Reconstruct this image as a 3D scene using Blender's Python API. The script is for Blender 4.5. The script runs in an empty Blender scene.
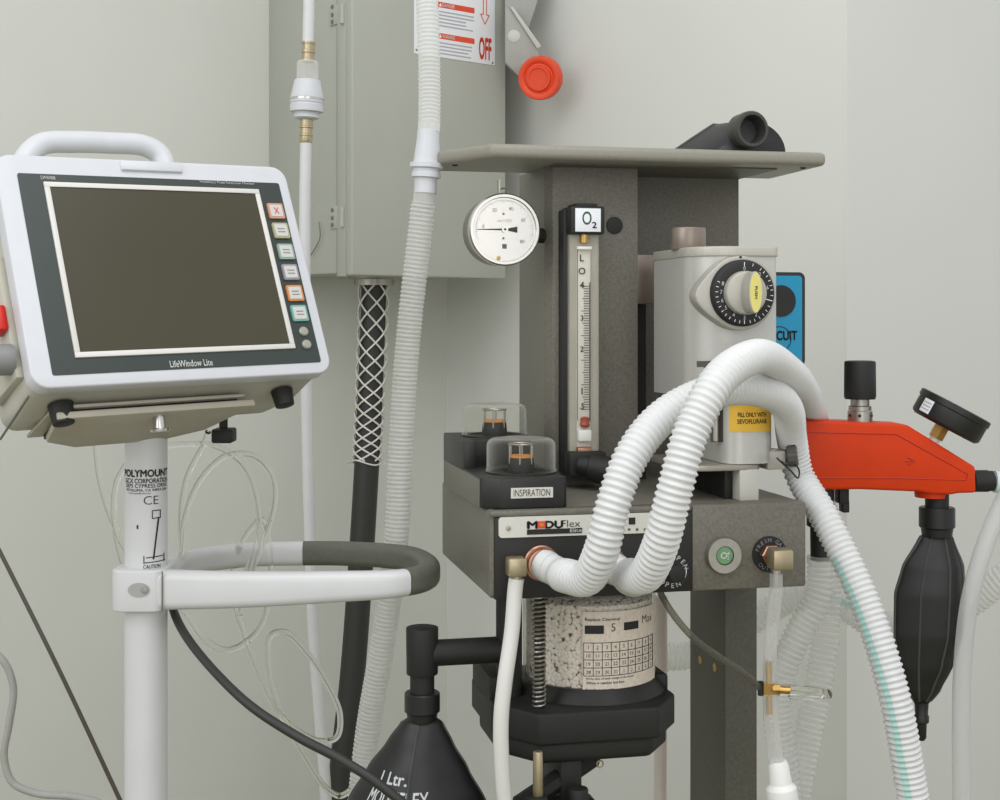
import bpy, bmesh, math, random
from mathutils import Vector, Matrix
random.seed(4)
PI = math.pi
scene = bpy.context.scene
COL = scene.collection
# ------------------------------------------------------------------ camera model
FPX, CX, CY, H = 1400.0, 500.0, 320.0, 1.15
def ray(px, py): return Vector(((px-CX)/FPX, 1.0, (CY-py)/FPX))
CAM = Vector((0, 0, H))
def W(px, py, Y): return CAM + ray(px, py)*Y

class Frame:
    def __init__(s, o, ex, ey, ez=(0, 0, 1)):
        s.o = Vector(o); s.x = Vector(ex).normalized(); s.y = Vector(ey).normalized(); s.z = Vector(ez).normalized()
        m = Matrix.Identity(4)
        for i, v in enumerate((s.x, s.y, s.z)):
            for j in range(3): m[j][i] = v[j]
        for j in range(3): m[j][3] = s.o[j]
        s.m = m
    def loc(s, w):
        d = Vector(w)-s.o
        return Vector((d.dot(s.x), d.dot(s.y), d.dot(s.z)))
    def at(s, px, py, d):                 # where the line of sight meets the plane y=d of this frame
        r = ray(px, py)
        t = (d-(CAM-s.o).dot(s.y))/r.dot(s.y)
        return s.loc(CAM+r*t)
    def at_z(s, px, py, z):
        r = ray(px, py)
        t = (z-(CAM-s.o).dot(s.z))/r.dot(s.z)
        return s.loc(CAM+r*t)
    def moved(s, p):                      # same axes, origin at local point p
        return Frame(s.m @ Vector(p), s.x, s.y, s.z)

def rot_frame(o, deg):
    a = math.radians(deg)
    return Frame(o, (math.cos(a), math.sin(a), 0), (-math.sin(a), math.cos(a), 0))

# ------------------------------------------------------------------ materials
def lin(h):
    h = h.lstrip('#'); o = []
    for i in (0, 2, 4):
        c = int(h[i:i+2], 16)/255
        o.append(c/12.92 if c <= .04045 else ((c+.055)/1.055)**2.4)
    return (*o, 1.0)
MATS = {}
def mat(name, col, rough=.5, metal=0, noise=0, nscale=200, bump=0, spec=.5, trans=0, emit=0, sss=0):
    if name in MATS: return MATS[name]
    m = bpy.data.materials.new(name); m.use_nodes = True
    nt = m.node_tree; N = nt.nodes; L = nt.links
    b = N['Principled BSDF']
    c = lin(col)
    b.inputs['Base Color'].default_value = c
    b.inputs['Roughness'].default_value = rough
    b.inputs['Metallic'].default_value = metal
    b.inputs['Specular IOR Level'].default_value = spec
    if sss:
        b.inputs['Subsurface Weight'].default_value = sss
        b.inputs['Subsurface Radius'].default_value = (.01, .01, .01)
        b.inputs['Subsurface Scale'].default_value = .5
    tc = N.new('ShaderNodeTexCoord'); nz = N.new('ShaderNodeTexNoise')
    nz.inputs['Scale'].default_value = nscale; nz.inputs['Detail'].default_value = 3
    L.new(tc.outputs['Object'], nz.inputs['Vector'])
    if noise:
        mx = N.new('ShaderNodeMixRGB'); mx.blend_type = 'MULTIPLY'
        rp = N.new('ShaderNodeValToRGB')
        rp.color_ramp.elements[0].position = .3; rp.color_ramp.elements[1].position = .7
        rp.color_ramp.elements[0].color = (1-noise,)*3+(1,); rp.color_ramp.elements[1].color = (1+noise*.6,)*3+(1,)
        L.new(nz.outputs['Fac'], rp.inputs['Fac'])
        mx.inputs['Fac'].default_value = 1; mx.inputs['Color1'].default_value = c
        L.new(rp.outputs['Color'], mx.inputs['Color2']); L.new(mx.outputs['Color'], b.inputs['Base Color'])
    if bump:
        bp = N.new('ShaderNodeBump'); bp.inputs['Strength'].default_value = bump; bp.inputs['Distance'].default_value = .001
        L.new(nz.outputs['Fac'], bp.inputs['Height']); L.new(bp.outputs['Normal'], b.inputs['Normal'])
    MATS[name] = m
    return m
def clear(name, col, lo=.06, hi=.75, rough=.12, tint='ffffff', power=1.0):
    """thin clear plastic: see-through face on, bright towards its edges"""
    if name in MATS: return MATS[name]
    m = bpy.data.materials.new(name); m.use_nodes = True
    nt = m.node_tree; N = nt.nodes; L = nt.links
    b = N['Principled BSDF']; out = N['Material Output']
    b.inputs['Base Color'].default_value = lin(col); b.inputs['Roughness'].default_value = rough
    t = N.new('ShaderNodeBsdfTransparent'); t.inputs['Color'].default_value = lin(tint)
    lw = N.new('ShaderNodeLayerWeight'); lw.inputs['Blend'].default_value = .5
    pw = N.new('ShaderNodeMath'); pw.operation = 'POWER'; pw.inputs[1].default_value = power
    mr = N.new('ShaderNodeMapRange'); mr.inputs['To Min'].default_value = lo; mr.inputs['To Max'].default_value = hi
    L.new(lw.outputs['Facing'], pw.inputs[0]); L.new(pw.outputs[0], mr.inputs['Value'])
    mx = N.new('ShaderNodeMixShader'); tl = N.new('ShaderNodeBsdfTranslucent'); tl.inputs['Color'].default_value = lin(col)
    m2 = N.new('ShaderNodeMixShader'); m2.inputs['Fac'].default_value = .4
    L.new(b.outputs[0], m2.inputs[1]); L.new(tl.outputs[0], m2.inputs[2])
    L.new(mr.outputs['Result'], mx.inputs['Fac']); L.new(t.outputs[0], mx.inputs[1]); L.new(m2.outputs[0], mx.inputs[2])
    L.new(mx.outputs[0], out.inputs['Surface'])
    MATS[name] = m
    return m

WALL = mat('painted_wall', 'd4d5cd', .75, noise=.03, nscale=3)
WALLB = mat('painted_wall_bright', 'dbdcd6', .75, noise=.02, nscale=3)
FLOOR = mat('vinyl_floor', '827c58', .5, noise=.1, nscale=20)
GREY = mat('hammered_grey', '716e63', .48, noise=.22, nscale=420, bump=.25)
GREYD = mat('hammered_grey_dark', '57554a', .5, noise=.2, nscale=420, bump=.25)
SHELF = mat('shelf_grey', '8f8c7f', .42, noise=.06, nscale=300, bump=.1)
BLACK = mat('black_plastic', '232321', .42, noise=.08, nscale=150)
BLACKM = mat('matte_black', '1d1d1b', .6, noise=.08, nscale=150)
BLACKP = mat('black_panel', '201f1d', .5, noise=.1, nscale=300)
RUB = mat('black_rubber', '1d1e1d', .4, noise=.15, nscale=60)
RUBEDGE = mat('rubber_seam', '454642', .5, noise=.1, nscale=60)
CABM = mat('cabinet_grey', 'aeb0a6', .45, noise=.03, nscale=8)
CABD = mat('cabinet_seam', '6f7067', .5)
WHITE = mat('white_plastic', 'd0d2d6', .38, noise=.02, nscale=60)
WHITEP = mat('white_enamel', 'd3d4d4', .32, noise=.02, nscale=40)
BEIGE = mat('beige_plastic', 'bdbbae', .5, noise=.03, nscale=60)
PUTTY = mat('putty_metal', 'b3ad9d', .45, noise=.04, nscale=80)
BEZEL = mat('dark_green_bezel', '303a36', .35, noise=.05, nscale=50)
SCREEN = mat('screen_glass', '4a4739', .22, noise=.04, nscale=8, spec=.22)
GRIP = mat('grey_grip', '62645a', .55, noise=.08, nscale=200)
HOSE = mat('white_hose', 'dcdddc', .35, sss=.25)
HOSEB = mat('bluish_hose', 'dfe7e6', .4, sss=.2)
TEAL = mat('teal_stripe', 'b2d6d0', .5)
TUBEW = mat('white_tube', 'dcdbd6', .35, sss=.1)
CHROME = mat('bright_metal', 'cfcdc8', .22, metal=.95)
STEEL = mat('brushed_steel', 'b0aca2', .35, metal=.9, noise=.08, nscale=200)
BRASS = mat('brass', 'c6a05c', .3, metal=.9, noise=.06, nscale=150)
BRONZE = mat('pale_brass', 'b7aa8c', .36, metal=.8, noise=.06, nscale=150)
COPPER = mat('copper_ring', 'bb8f78', .3, metal=.85, noise=.05, nscale=100)
VAP = mat('vaporizer_silver', 'c3c2bc', .36, metal=.35, noise=.03, nscale=300)
VAPD = mat('vaporizer_cowl', 'b3b0a6', .4, metal=.25, noise=.03, nscale=300)
RED = mat('orange_red_block', 'd63c08', .5, spec=.25, noise=.05, nscale=40)
ORANGE = mat('orange_knob', 'e8481f', .4, noise=.05, nscale=40)
ORD = mat('orange_disc', 'd08a3c', .4, emit=0)
PLATE = mat('silver_label', 'd6d4ca', .4, noise=.02, nscale=100)
PAPER = mat('label_white', 'eceef0', .5, noise=.02, nscale=40)
INK = mat('black_ink', '1d1d1b', .6)
INKG = mat('grey_ink', 'a9aab4', .6)
INKR = mat('red_ink', 'dd4a26', .5)
INKW = mat('white_ink', 'f1f1ee', .5)
INKGR = mat('green_ink', '2f6a4d', .5)
YELLOW = mat('yellow_label', 'e3b53a', .5, noise=.03, nscale=60)
YELP = mat('pale_yellow', 'd9d078', .45, noise=.05, nscale=80)
BLUE = mat('blue_plaque', '0f8fb8', .4, noise=.03, nscale=30)
GREENB = mat('green_button', '6f9b70', .4, noise=.1, nscale=120)
SPINDLE = mat('taupe_metal', '8c8075', .35, metal=.6, noise=.05, nscale=90)
CORDG = mat('grey_cord', 'a9a9a4', .5, noise=.05, nscale=90)
CORDB = mat('black_cord', '2c2c29', .5, noise=.06, nscale=90)
CORDBR = mat('brown_cord', '4a443c', .5, noise=.06, nscale=90)
CLEAR = mat('clear_tubing', 'fbfbf8', .08)
CLEAR.node_tree.nodes['Principled BSDF'].inputs['Transmission Weight'].default_value = 1.0
CLEAR.node_tree.nodes['Principled BSDF'].inputs['IOR'].default_value = 1.25
CLEARW = clear('milky_tubing', 'f0f0ee', .25, .85, .25, 'ffffff')
CLEARC = clear('clear_corrugated', 'f4f5f2', .34, .58, .3, 'ffffff')
CLEARP = clear('pale_corrugated', 'f0f1ee', .5, .8, .3, 'ffffff')
GLASS = clear('clear_dome', 'e8e8e2', .03, .75, .05, 'fafaf7', 2.2)
CANGL = clear('canister_glass', 'e8e8e2', .05, .55, .08, 'fafaf7', 2.0)
RED2 = mat('red_plug', 'cf1f14', .4, noise=.05, nscale=40)
TEALK = mat('teal_key', '6fa9a1', .45)
PEACHK = mat('peach_key', 'c9907a', .45)
ORK = mat('orange_key', 'd08545', .45)
OLIVEK = mat('olive_key', 'a9a882', .45)
GREENK = mat('green_key', '8da596', .45)
MAUVEK = mat('mauve_key', '8d8a92', .45)
KEYF = mat('key_face', 'c9c9c4', .5)

def granule_mat():
    m = mat('granules', 'e6dccf', .8)
    N = m.node_tree.nodes; L = m.node_tree.links; b = N['Principled BSDF']
    tc = N.new('ShaderNodeTexCoord'); v = N.new('ShaderNodeTexVoronoi'); v.inputs['Scale'].default_value = 300
    r = N.new('ShaderNodeValToRGB')
    r.color_ramp.elements[0].position = .3; r.color_ramp.elements[0].color = lin('f3eee6')
    r.color_ramp.elements[1].position = .86; r.color_ramp.elements[1].color = lin('54483e')
    e = r.color_ramp.elements.new(.70); e.color = lin('e2d6c9')
    L.new(tc.outputs['Object'], v.inputs['Vector']); L.new(v.outputs['Distance'], r.inputs['Fac'])
    L.new(r.outputs['Color'], b.inputs['Base Color'])
    bp = N.new('ShaderNodeBump'); bp.inputs['Strength'].default_value = .5; bp.inputs['Distance'].default_value = .002; bp.invert = True
    L.new(v.outputs['Distance'], bp.inputs['Height']); L.new(bp.outputs['Normal'], b.inputs['Normal'])
    return m
GRAN = granule_mat()

# ------------------------------------------------------------------ mesh building
def basis(axis):
    a = Vector(axis).normalized()
    h = Vector((0, 0, 1)) if abs(a.z) < .9 else Vector((1, 0, 0))
    u = h.cross(a).normalized(); v = a.cross(u)
    return a, u, v
def spline(pts, step=.004, closed=False):
    P = [Vector(p) for p in pts]; n = len(P)
    dense = []
    rng = n if closed else n-1
    for i in range(rng):
        if closed: p0, p1, p2, p3 = P[i-1], P[i], P[(i+1) % n], P[(i+2) % n]
        else:
            p1, p2 = P[i], P[i+1]
            p0 = P[i-1] if i else p1*2-p2
            p3 = P[i+2] if i+2 < n else p2*2-p1
        t0 = 0; t1 = t0+max((p1-p0).length, 1e-6)**.5; t2 = t1+max((p2-p1).length, 1e-6)**.5; t3 = t2+max((p3-p2).length, 1e-6)**.5
        for k in range(24):
            t = t1+(t2-t1)*k/24
            A1 = p0*((t1-t)/(t1-t0))+p1*((t-t0)/(t1-t0)); A2 = p1*((t2-t)/(t2-t1))+p2*((t-t1)/(t2-t1)); A3 = p2*((t3-t)/(t3-t2))+p3*((t-t2)/(t3-t2))
            B1 = A1*((t2-t)/(t2-t0))+A2*((t-t0)/(t2-t0)); B2 = A2*((t3-t)/(t3-t1))+A3*((t-t1)/(t3-t1))
            dense.append(B1*((t2-t)/(t2-t1))+B2*((t-t1)/(t2-t1)))
    dense.append(P[0].copy() if closed else P[-1].copy())
    acc = [0]
    for i in range(1, len(dense)): acc.append(acc[-1]+(dense[i]-dense[i-1]).length)
    Lt = acc[-1]; m = max(2, int(round(Lt/step))); out = []; j = 0
    for k in range(m+1):
        s = Lt*k/m
        while j < len(acc)-2 and acc[j+1] < s: j += 1
        d = acc[j+1]-acc[j]
        out.append(dense[j].lerp(dense[j+1], 0 if d < 1e-9 else (s-acc[j])/d))
    return out

class G:
    def __init__(s): s.v = []; s.f = []
    def add(s, vs, fs):
        b = len(s.v); s.v += [tuple(v) for v in vs]; s.f += [tuple(i+b for i in f) for f in fs]; return s
    def quad(s, a, b, c, d): return s.add([a, b, c, d], [(0, 1, 2, 3)])
    def box(s, lo, hi, bev=0, seg=2):
        lo, hi = Vector(lo), Vector(hi)
        bm = bmesh.new(); bmesh.ops.create_cube(bm, size=1)
        for v in bm.verts:
            for k in range(3): v.co[k] = (lo[k]+hi[k])/2+v.co[k]*abs(hi[k]-lo[k])
        if bev: bmesh.ops.bevel(bm, geom=bm.edges[:], offset=bev, segments=seg, profile=.5, affect='EDGES')
        return s.from_bm(bm)
    def from_bm(s, bm, m=None):
        bm.verts.index_update()
        s.add([(m @ v.co if m else v.co) for v in bm.verts], [[v.index for v in f.verts] for f in bm.faces]); bm.free(); return s
    def lathe(s, o, axis, prof, n=32, ang=None):
        """prof: list of (height along axis, radius)"""
        a, u, v = basis(axis); o = Vector(o); vs = []; fs = []
        for h, r in prof:
            for k in range(n):
                t = 2*PI*k/n
                vs.append(o+a*h+(u*math.cos(t)+v*math.sin(t))*max(r, 1e-5))
        m = len(prof)
        for i in range(m-1):
            for k in range(n):
                fs.append((i*n+k, i*n+(k+1) % n, (i+1)*n+(k+1) % n, (i+1)*n+k))
        if prof[0][1] > 1e-4: fs.append(tuple(reversed(range(n))))
        if prof[-1][1] > 1e-4: fs.append(tuple(range((m-1)*n, m*n)))
        return s.add(vs, fs)
    def cyl(s, p0, p1, r0, r1=None, n=32, bev=0):
        p0, p1 = Vector(p0), Vector(p1); r1 = r0 if r1 is None else r1; Ln = (p1-p0).length
        if bev:
            b = bev; q = b*.29
            prof = [(0, r0-b), (q, r0-q), (b, r0), (Ln-b, r1), (Ln-q, r1-q), (Ln, r1-b)]
        else: prof = [(0, r0), (Ln, r1)]
        return s.lathe(p0, p1-p0, prof, n)
    def ring(s, o, axis, r0, r1, h, n=48):
        """flat washer of inner r0, outer r1, thickness h"""
        a, u, v = basis(axis); o = Vector(o); vs = []; fs = []
        for hh, r in ((0, r0), (0, r1), (h, r1), (h, r0)):
            for k in range(n):
                t = 2*PI*k/n; vs.append(o+a*hh+(u*math.cos(t)+v*math.sin(t))*r)
        for i in range(4):
            for k in range(n):
                j = (i+1) % 4; fs.append((i*n+k, i*n+(k+1) % n, j*n+(k+1) % n, j*n+k))
        return s.add(vs, fs)
    def tube(s, path, r, n=12, closed=False, cap=True, flat=None):
        """r: radius or function of arc length"""
        P = [Vector(p) for p in path]
        if closed and (P[0]-P[-1]).length < 1e-6: P = P[:-1]
        m = len(P); T = []
        for i in range(m):
            if closed: d = P[(i+1) % m]-P[i-1]
            else: d = P[min(i+1, m-1)]-P[max(i-1, 0)]
            T.append(d.normalized())
        _, u, _ = basis(T[0]); vs = []; fs = []; acc = 0
        for i in range(m):
            if i: acc += (P[i]-P[i-1]).length
            u = (u-T[i]*u.dot(T[i])).normalized(); w = T[i].cross(u)
            rr = r(acc) if callable(r) else r
            for k in range(n):
                t = 2*PI*k/n; vs.append(P[i]+(u*math.cos(t)+w*math.sin(t))*rr)
        for i in range(m if closed else m-1):
            j = (i+1) % m
            for k in range(n): fs.append((i*n+k, i*n+(k+1) % n, j*n+(k+1) % n, j*n+k))
        if cap and not closed: fs += [tuple(reversed(range(n))), tuple(range((m-1)*n, m*n))]
        return s.add(vs, fs)
    def prism(s, poly, fn, d0, d1):
        """poly: 2-D outline, fn(x,y,d) -> point"""
        n = len(poly)
        vs = [fn(x, y, d0) for x, y in poly]+[fn(x, y, d1) for x, y in poly]
        fs = [tuple(range(n)), tuple(reversed(range(n, 2*n)))]+[(i, i+n, (i+1) % n+n, (i+1) % n) for i in range(n)]
        return s.add(vs, fs)
    def bprism(s, poly, fn, d0, d1, bev, seg=3):
        g = G().prism(poly, fn, d0, d1)
        bm = bmesh.new(); V = [bm.verts.new(v) for v in g.v]
        for f in g.f: bm.faces.new([V[i] for i in f])
        bmesh.ops.recalc_face_normals(bm, faces=bm.faces[:])
        bmesh.ops.bevel(bm, geom=bm.edges[:], offset=bev, segments=seg, profile=.5, affect='EDGES', clamp_overlap=True)
        return s.from_bm(bm)
    def text(s, txt, fn, h=None, w=None, bold=0, align='CENTER', spacing=1.0):
        vs, fs = text_geo(txt, min(bold, 0), spacing)
        x0 = min(v[0] for v in vs); x1 = max(v[0] for v in vs); y0 = min(v[1] for v in vs); y1 = max(v[1] for v in vs)
        if h is None: k = w/(x1-x0); kx = ky = k
        elif w is None: kx = ky = h/(y1-y0)
        else: kx, ky = w/(x1-x0), h/(y1-y0)
        ox = (x0+x1)/2 if align == 'CENTER' else x0
        for dx, dy in (((0, 0),) if bold <= 0 else ((-bold, 0), (bold, 0), (0, bold), (0, -bold))):
            s.add([fn((x-ox+dx)*kx, (y-(y0+y1)/2+dy)*ky) for x, y in vs], fs)
        return s
TC = {}
def text_geo(txt, bold, spacing):
    key = (txt, bold, spacing)
    if key in TC: return TC[key]
    cu = bpy.data.curves.new('lettering_curve', 'FONT'); cu.body = txt; cu.size = 1; cu.offset = bold; cu.resolution_u = 3; cu.space_character = spacing
    ob = bpy.data.objects.new('lettering_source', cu); COL.objects.link(ob)
    bpy.context.view_layer.update()
    dg = bpy.context.evaluated_depsgraph_get()
    me = bpy.data.meshes.new_from_object(ob.evaluated_get(dg))
    r = ([(v.co.x, v.co.y) for v in me.vertices], [tuple(p.vertices) for p in me.polygons])
    bpy.data.objects.remove(ob); bpy.data.curves.remove(cu); bpy.data.meshes.remove(me)
    TC[key] = r
    return r
def onplane(o, ex, ey):
    o, ex, ey = Vector(o), Vector(ex), Vector(ey)
    return lambda x, y: o+ex*x+ey*y

def obj(name, g, m, parent=None, smooth=35):
    me = bpy.data.meshes.new(name); me.from_pydata(g.v, [], g.f); me.update()
    bm = bmesh.new(); bm.from_mesh(me)
    bmesh.ops.remove_doubles(bm, verts=bm.verts[:], dist=2e-6)
    bmesh.ops.recalc_face_normals(bm, faces=bm.faces[:]); bm.to_mesh(me); bm.free()
    if smooth:
        for p in me.polygons: p.use_smooth = True
        me.set_sharp_from_angle(angle=math.radians(smooth))
    me.materials.append(m)
    o = bpy.data.objects.new(name, me); COL.objects.link(o)
    if parent: o.parent = parent
    return o
def tag(o, label, cat, group=None):
    o['label'] = label; o['category'] = cat
    if group: o['group'] = group
    return o
def thing(name, label, cat, frame, group=None):
    o = bpy.data.objects.new(name, None); COL.objects.link(o); o.empty_display_size = .02
    o.matrix_world = frame.m
    return tag(o, label, cat, group)
def solo(name, g, m, label, cat, group=None, smooth=35):
    """one-mesh thing built in world space; its origin moves to the middle of its base"""
    xs = [v[0] for v in g.v]; ys = [v[1] for v in g.v]; zs = [v[2] for v in g.v]
    b = Vector(((min(xs)+max(xs))/2, (min(ys)+max(ys))/2, min(zs)))
    g.v = [tuple(Vector(v)-b) for v in g.v]
    o = obj(name, g, m, None, smooth); o.location = b
    return tag(o, label, cat, group)
def wthing(name, label, cat, base):
    return thing(name, label, cat, Frame(base, (1, 0, 0), (0, 1, 0)))
def rel(pts, base): return [Vector(p)-Vector(base) for p in pts]
def struct(name, g, m):
    o = obj(name, g, m, None, 0); o['kind'] = 'structure'; return o
def corr(pitch, r, amp, a=0, b=1e9, rs=None):
    """radius profile of a corrugated hose; plain cuffs before a and after b"""
    def f(s):
        if s < a or s > b: return rs or r-amp*.3
        return r-amp/2+amp/2*math.cos(2*PI*(s-a)/pitch)
    return f
def plen(P): return sum((P[i+1]-P[i]).length for i in range(len(P)-1))

# ------------------------------------------------------------------ the room
# wall behind the switch box recedes to the right, turns at a corner and comes forward again to a second corner
CABY = 2.2
wd = Vector((math.cos(math.radians(40)), math.sin(math.radians(40)), 0)); wn = Vector((-wd.y, wd.x, 0))
cab_o = W(352, 320, CABY); cab_o.z = 0
cab_depth = .257
wp = cab_o+wn*cab_depth
def hit(p, d, px):            # travel t along p+d*t until it shows at column px
    k = (px-CX)/FPX
    return (k*p.y-p.x)/(d.x-k*d.y)
ca = wp+wd*hit(wp, wd, 447)
bd = Vector((wd.y, -wd.x, 0))
cb = ca+bd*hit(ca, bd, 847)
def wall(name, p, q, m, back):
    g = G(); p, q = Vector(p), Vector(q); up = Vector((0, 0, 2.7))
    g.quad(p, q, q+up, p+up)
    return struct(name, g, m)
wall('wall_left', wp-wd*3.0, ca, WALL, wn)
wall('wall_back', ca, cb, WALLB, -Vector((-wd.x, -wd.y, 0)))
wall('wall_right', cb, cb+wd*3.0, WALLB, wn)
struct('floor', G().box((-3.2, -1.2, -.05), (3.6, 4.4, 0)), FLOOR)

# ------------------------------------------------------------------ anaesthesia machine
mo = W(490, 320, 1.20); mo.z = 0
M = rot_frame(mo, 12.5)
A = M.at
am = thing('anesthesia_machine', 'grey and black anaesthesia machine with shelf, flow tube and absorber canister, standing on the floor', 'anesthesia machine', M)
zt = A(490, 511, 0).z; zb = A(490, 600, 0).z
ur = A(806, 500, 0).x; um = A(692, 500, 0).x
BD = .235
obj('body_housing', G().box((0, .003, zb), (ur, BD, zt), .004, 3), GREY, am)
# black front panel with raised rim
g = G().box((.004, -.0005, zb), (um, .01, zt-.006), .0008)
fp = obj('front_panel', g, BLACKP, am)
obj('panel_rim', G().box((0, -.001, zt-.0055), (um, .012, zt), .002, 2), GREY, am)
obj('control_face', G().box((um, -.001, A(700, 591, 0).z), (ur, .01, zt), .0025, 2), GREY, am)
# nameplate
def PL(px, py, v): return A(px, py, v)
ux = Vector((1, 0, 0)); uz = Vector((0, 0, 1))
p0, p1 = A(499, 518, -.003), A(664, 538, -.003)
zn0, zn1 = A(520, 537.5, -.003).z, A(520, 517, -.003).z
def rrect(x0, z0, x1, z1, r, n=5):
    out = []
    for cx_, cz_, a0 in ((x1-r, z1-r, 0), (x0+r, z1-r, 90), (x0+r, z0+r, 180), (x1-r, z0+r, 270)):
        for k in range(n+1):
            t = math.radians(a0+90*k/n); out.append((cx_+r*math.cos(t), cz_+r*math.sin(t)))
    return out
fxz = lambda x, z, d: Vector((x, d, z))
np_ = obj('nameplate', G().prism(rrect(p0.x, zn0, p1.x, zn1, .003), fxz, -.0024, 0), PLATE, am)
def tx(txt, px, py, v, h, w=None, m=INK, par=None, bold=0, align='CENTER', name='lettering', fr=None, spacing=1):
    F = fr or M
    c = F.at(px, py, v)
    k = (F.m @ c).y/FPX          # metres per pixel there
    return obj(name, G().text(txt, onplane(c, ux, uz), h*k, None if w is None else w*k, bold, align, spacing), m, par, 0)
vn = -.0028
tx('M', 532.5, 525, vn, 7, 10, INK, np_, .05)
tx('DU', 554, 524.5, vn, 7, 18, INK, np_, .05)
c = A(541.5, 524.7, vn); obj('orange_square', G().box((c.x-.0035, vn-.0003, c.z-.003), (c.x+.0035, vn, c.z+.003)), INKR, np_)
obj('orange_square', G().box((c.x-.0016, vn-.0006, c.z-.0014), (c.x+.0016, vn-.0003, c.z+.0014)), ORD, np_)
tx('Flex', 571, 523.5, vn, 7, 19, INK, np_, -.008)
c0, c1 = A(527, 534, vn), A(582, 528, vn)
zc = A(554, 531.3, vn).z
obj('black_bar', G().box((c0.x, vn-.0002, zc-.0022), (c1.x, vn, zc+.0022)), INK, np_)
tx('Elite', 576, 530.3, vn-.0004, 3.6, 12, INKW, np_, .01)
c = A(632, 521, vn); obj('black_square', G().box((c.x-.003, vn-.0002, c.z-.003), (c.x+.003, vn, c.z+.003)), INK, np_)
for q in (622, 629, 637, 645):
    c = A(q, 529.5, vn); obj('print_mark', G().box((c.x-.001, vn-.0002, c.z-.001), (c.x+.0012, vn, c.z+.001)), GREYD, np_)
c = A(508.5, 528.5, vn); obj('screw', G().lathe((c.x, -.0024, c.z), (0, -1, 0), [(0, .0022), (.0008, .002), (.001, .0001)], 16), STEEL, np_)

# round pop-off valve plate OPEN on the black panel
oc = A(672, 571, -.001)
vp = obj('valve_plate', G().cyl((oc.x, .0, oc.z), (oc.x, -.0025, oc.z), .0155), BLACKM, am)
def ringtext(txt, o, r, a0, h, step, m, par, v, inward=False, bold=.01):
    gg = G()
    for i, ch in enumerate(txt):
        if ch == ' ': continue
        a = math.radians(a0+(step*i if inward else -step*i))
        d = Vector((math.cos(a), 0, math.sin(a)))
        up = -d if inward else d
        rt = Vector((up.z, 0, -up.x))
        gg.text(ch, onplane(Vector((o.x, v, o.z))+d*r, rt, up), h, None, bold)
    return obj('lettering', gg, m, par, 0)
ringtext('OPEN', oc, .0125, 88, .0042, 24, INKW, vp, -.003)
ringtext('OPEN', oc, .0125, 222, .0042, 24, INKW, vp, -.003, True)
g = G()
for k in range(7):
    a0, a1 = math.radians(14-k*6), math.radians(14-k*6-6)
    g.quad(*[Vector((oc.x+r*math.cos(a), -.003, oc.z+r*math.sin(a))) for r, a in ((.0122, a0), (.013, a0), (.013, a1), (.0122, a1))])
obj('arrow_print', g, INKW, vp, 0)
obj('valve_knob', G().cyl((oc.x, -.002, oc.z), (oc.x, -.016, oc.z), .0085, .0078, 32, .001), BLACKM, am)

# breathing hose ports
hp = A(541, 563, 0)
def port(c, r):
    g = G().lathe((c.x, .002, c.z), (0, -1, 0), [(0, r), (.004, r), (.005, r-.001), (.005, r-.002), (.012, r-.002), (.0125, r-.004)], 40)
    return obj('hose_port', g, COPPER, am)
hp2 = A(610, 566, 0)
port(hp, .0155); port(hp2, .0155)
# brass elbow at left of panel
ec = A(516, 566, -.012)
be = obj('brass_elbow', G().box((ec.x-.0085, -.022, ec.z-.008), (ec.x+.0075, -.006, ec.z+.008), .002), BRONZE, am)
obj('elbow_stem', G().cyl((ec.x-.001, .0, ec.z+.001), (ec.x-.001, -.008, ec.z+.001), .006), COPPER, be)
obj('hose_barb', G().cyl((ec.x, -.014, ec.z-.006), (ec.x, -.014, ec.z-.016), .0045), BRONZE, be)

# green button, fresh gas outlet on grey face
bc = A(723, 555, -.003)
pb = obj('push_button', G().lathe((bc.x, .0, bc.z), (0, -1, 0), [(0, .0165), (.006, .0165), (.008, .0155), (.008, .0085), (.0055, .008)], 48), STEEL, am)
gb = obj('button_cap', G().lathe((bc.x, -.004, bc.z), (0, -1, 0), [(0, .008), (.003, .008), (.004, .007)], 32), GREENB, pb)
obj('lettering', G().text('O', onplane((bc.x-.0012, -.0084, bc.z+.0004), ux, uz), .0055, None, .03).text('2', onplane((bc.x+.0026, -.0084, bc.z-.0016), ux, uz), .003, None, .03).text('+', onplane((bc.x+.003, -.0084, bc.z+.002), ux, uz), .0025, None, .03), INKW, gb, 0)
fc = A(769, 554, -.001)
fo = obj('outlet_plate', G().cyl((fc.x, 0, fc.z), (fc.x, -.003, fc.z), .0162), BLACKM, am)
ringtext('FRESH GAS', fc, .0128, 160, .0036, 17, INKG, fo, -.0034)
ringtext('OUTLET', fc, .0128, 225, .0034, 17, INKG, fo, -.0034, True)
obj('hex_nut', G().lathe((fc.x, -.002, fc.z), (0, -1, 0), [(0, .0095), (.006, .0095), (.007, .0085), (.012, .0065), (.02, .0065)], 6), COPPER, am, 20)
# elbow head
el = A(783, 560, -.026)
eb = obj('outlet_elbow', G().box((el.x-.012, -.034, el.z-.008), (el.x+.007, -.016, el.z+.010), .0022), BRONZE, am)
obj('hose_barb', G().cyl((el.x-.006, -.025, el.z-.005), (el.x-.0064, -.025, el.z-.024), .0042), STEEL, eb)

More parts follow.
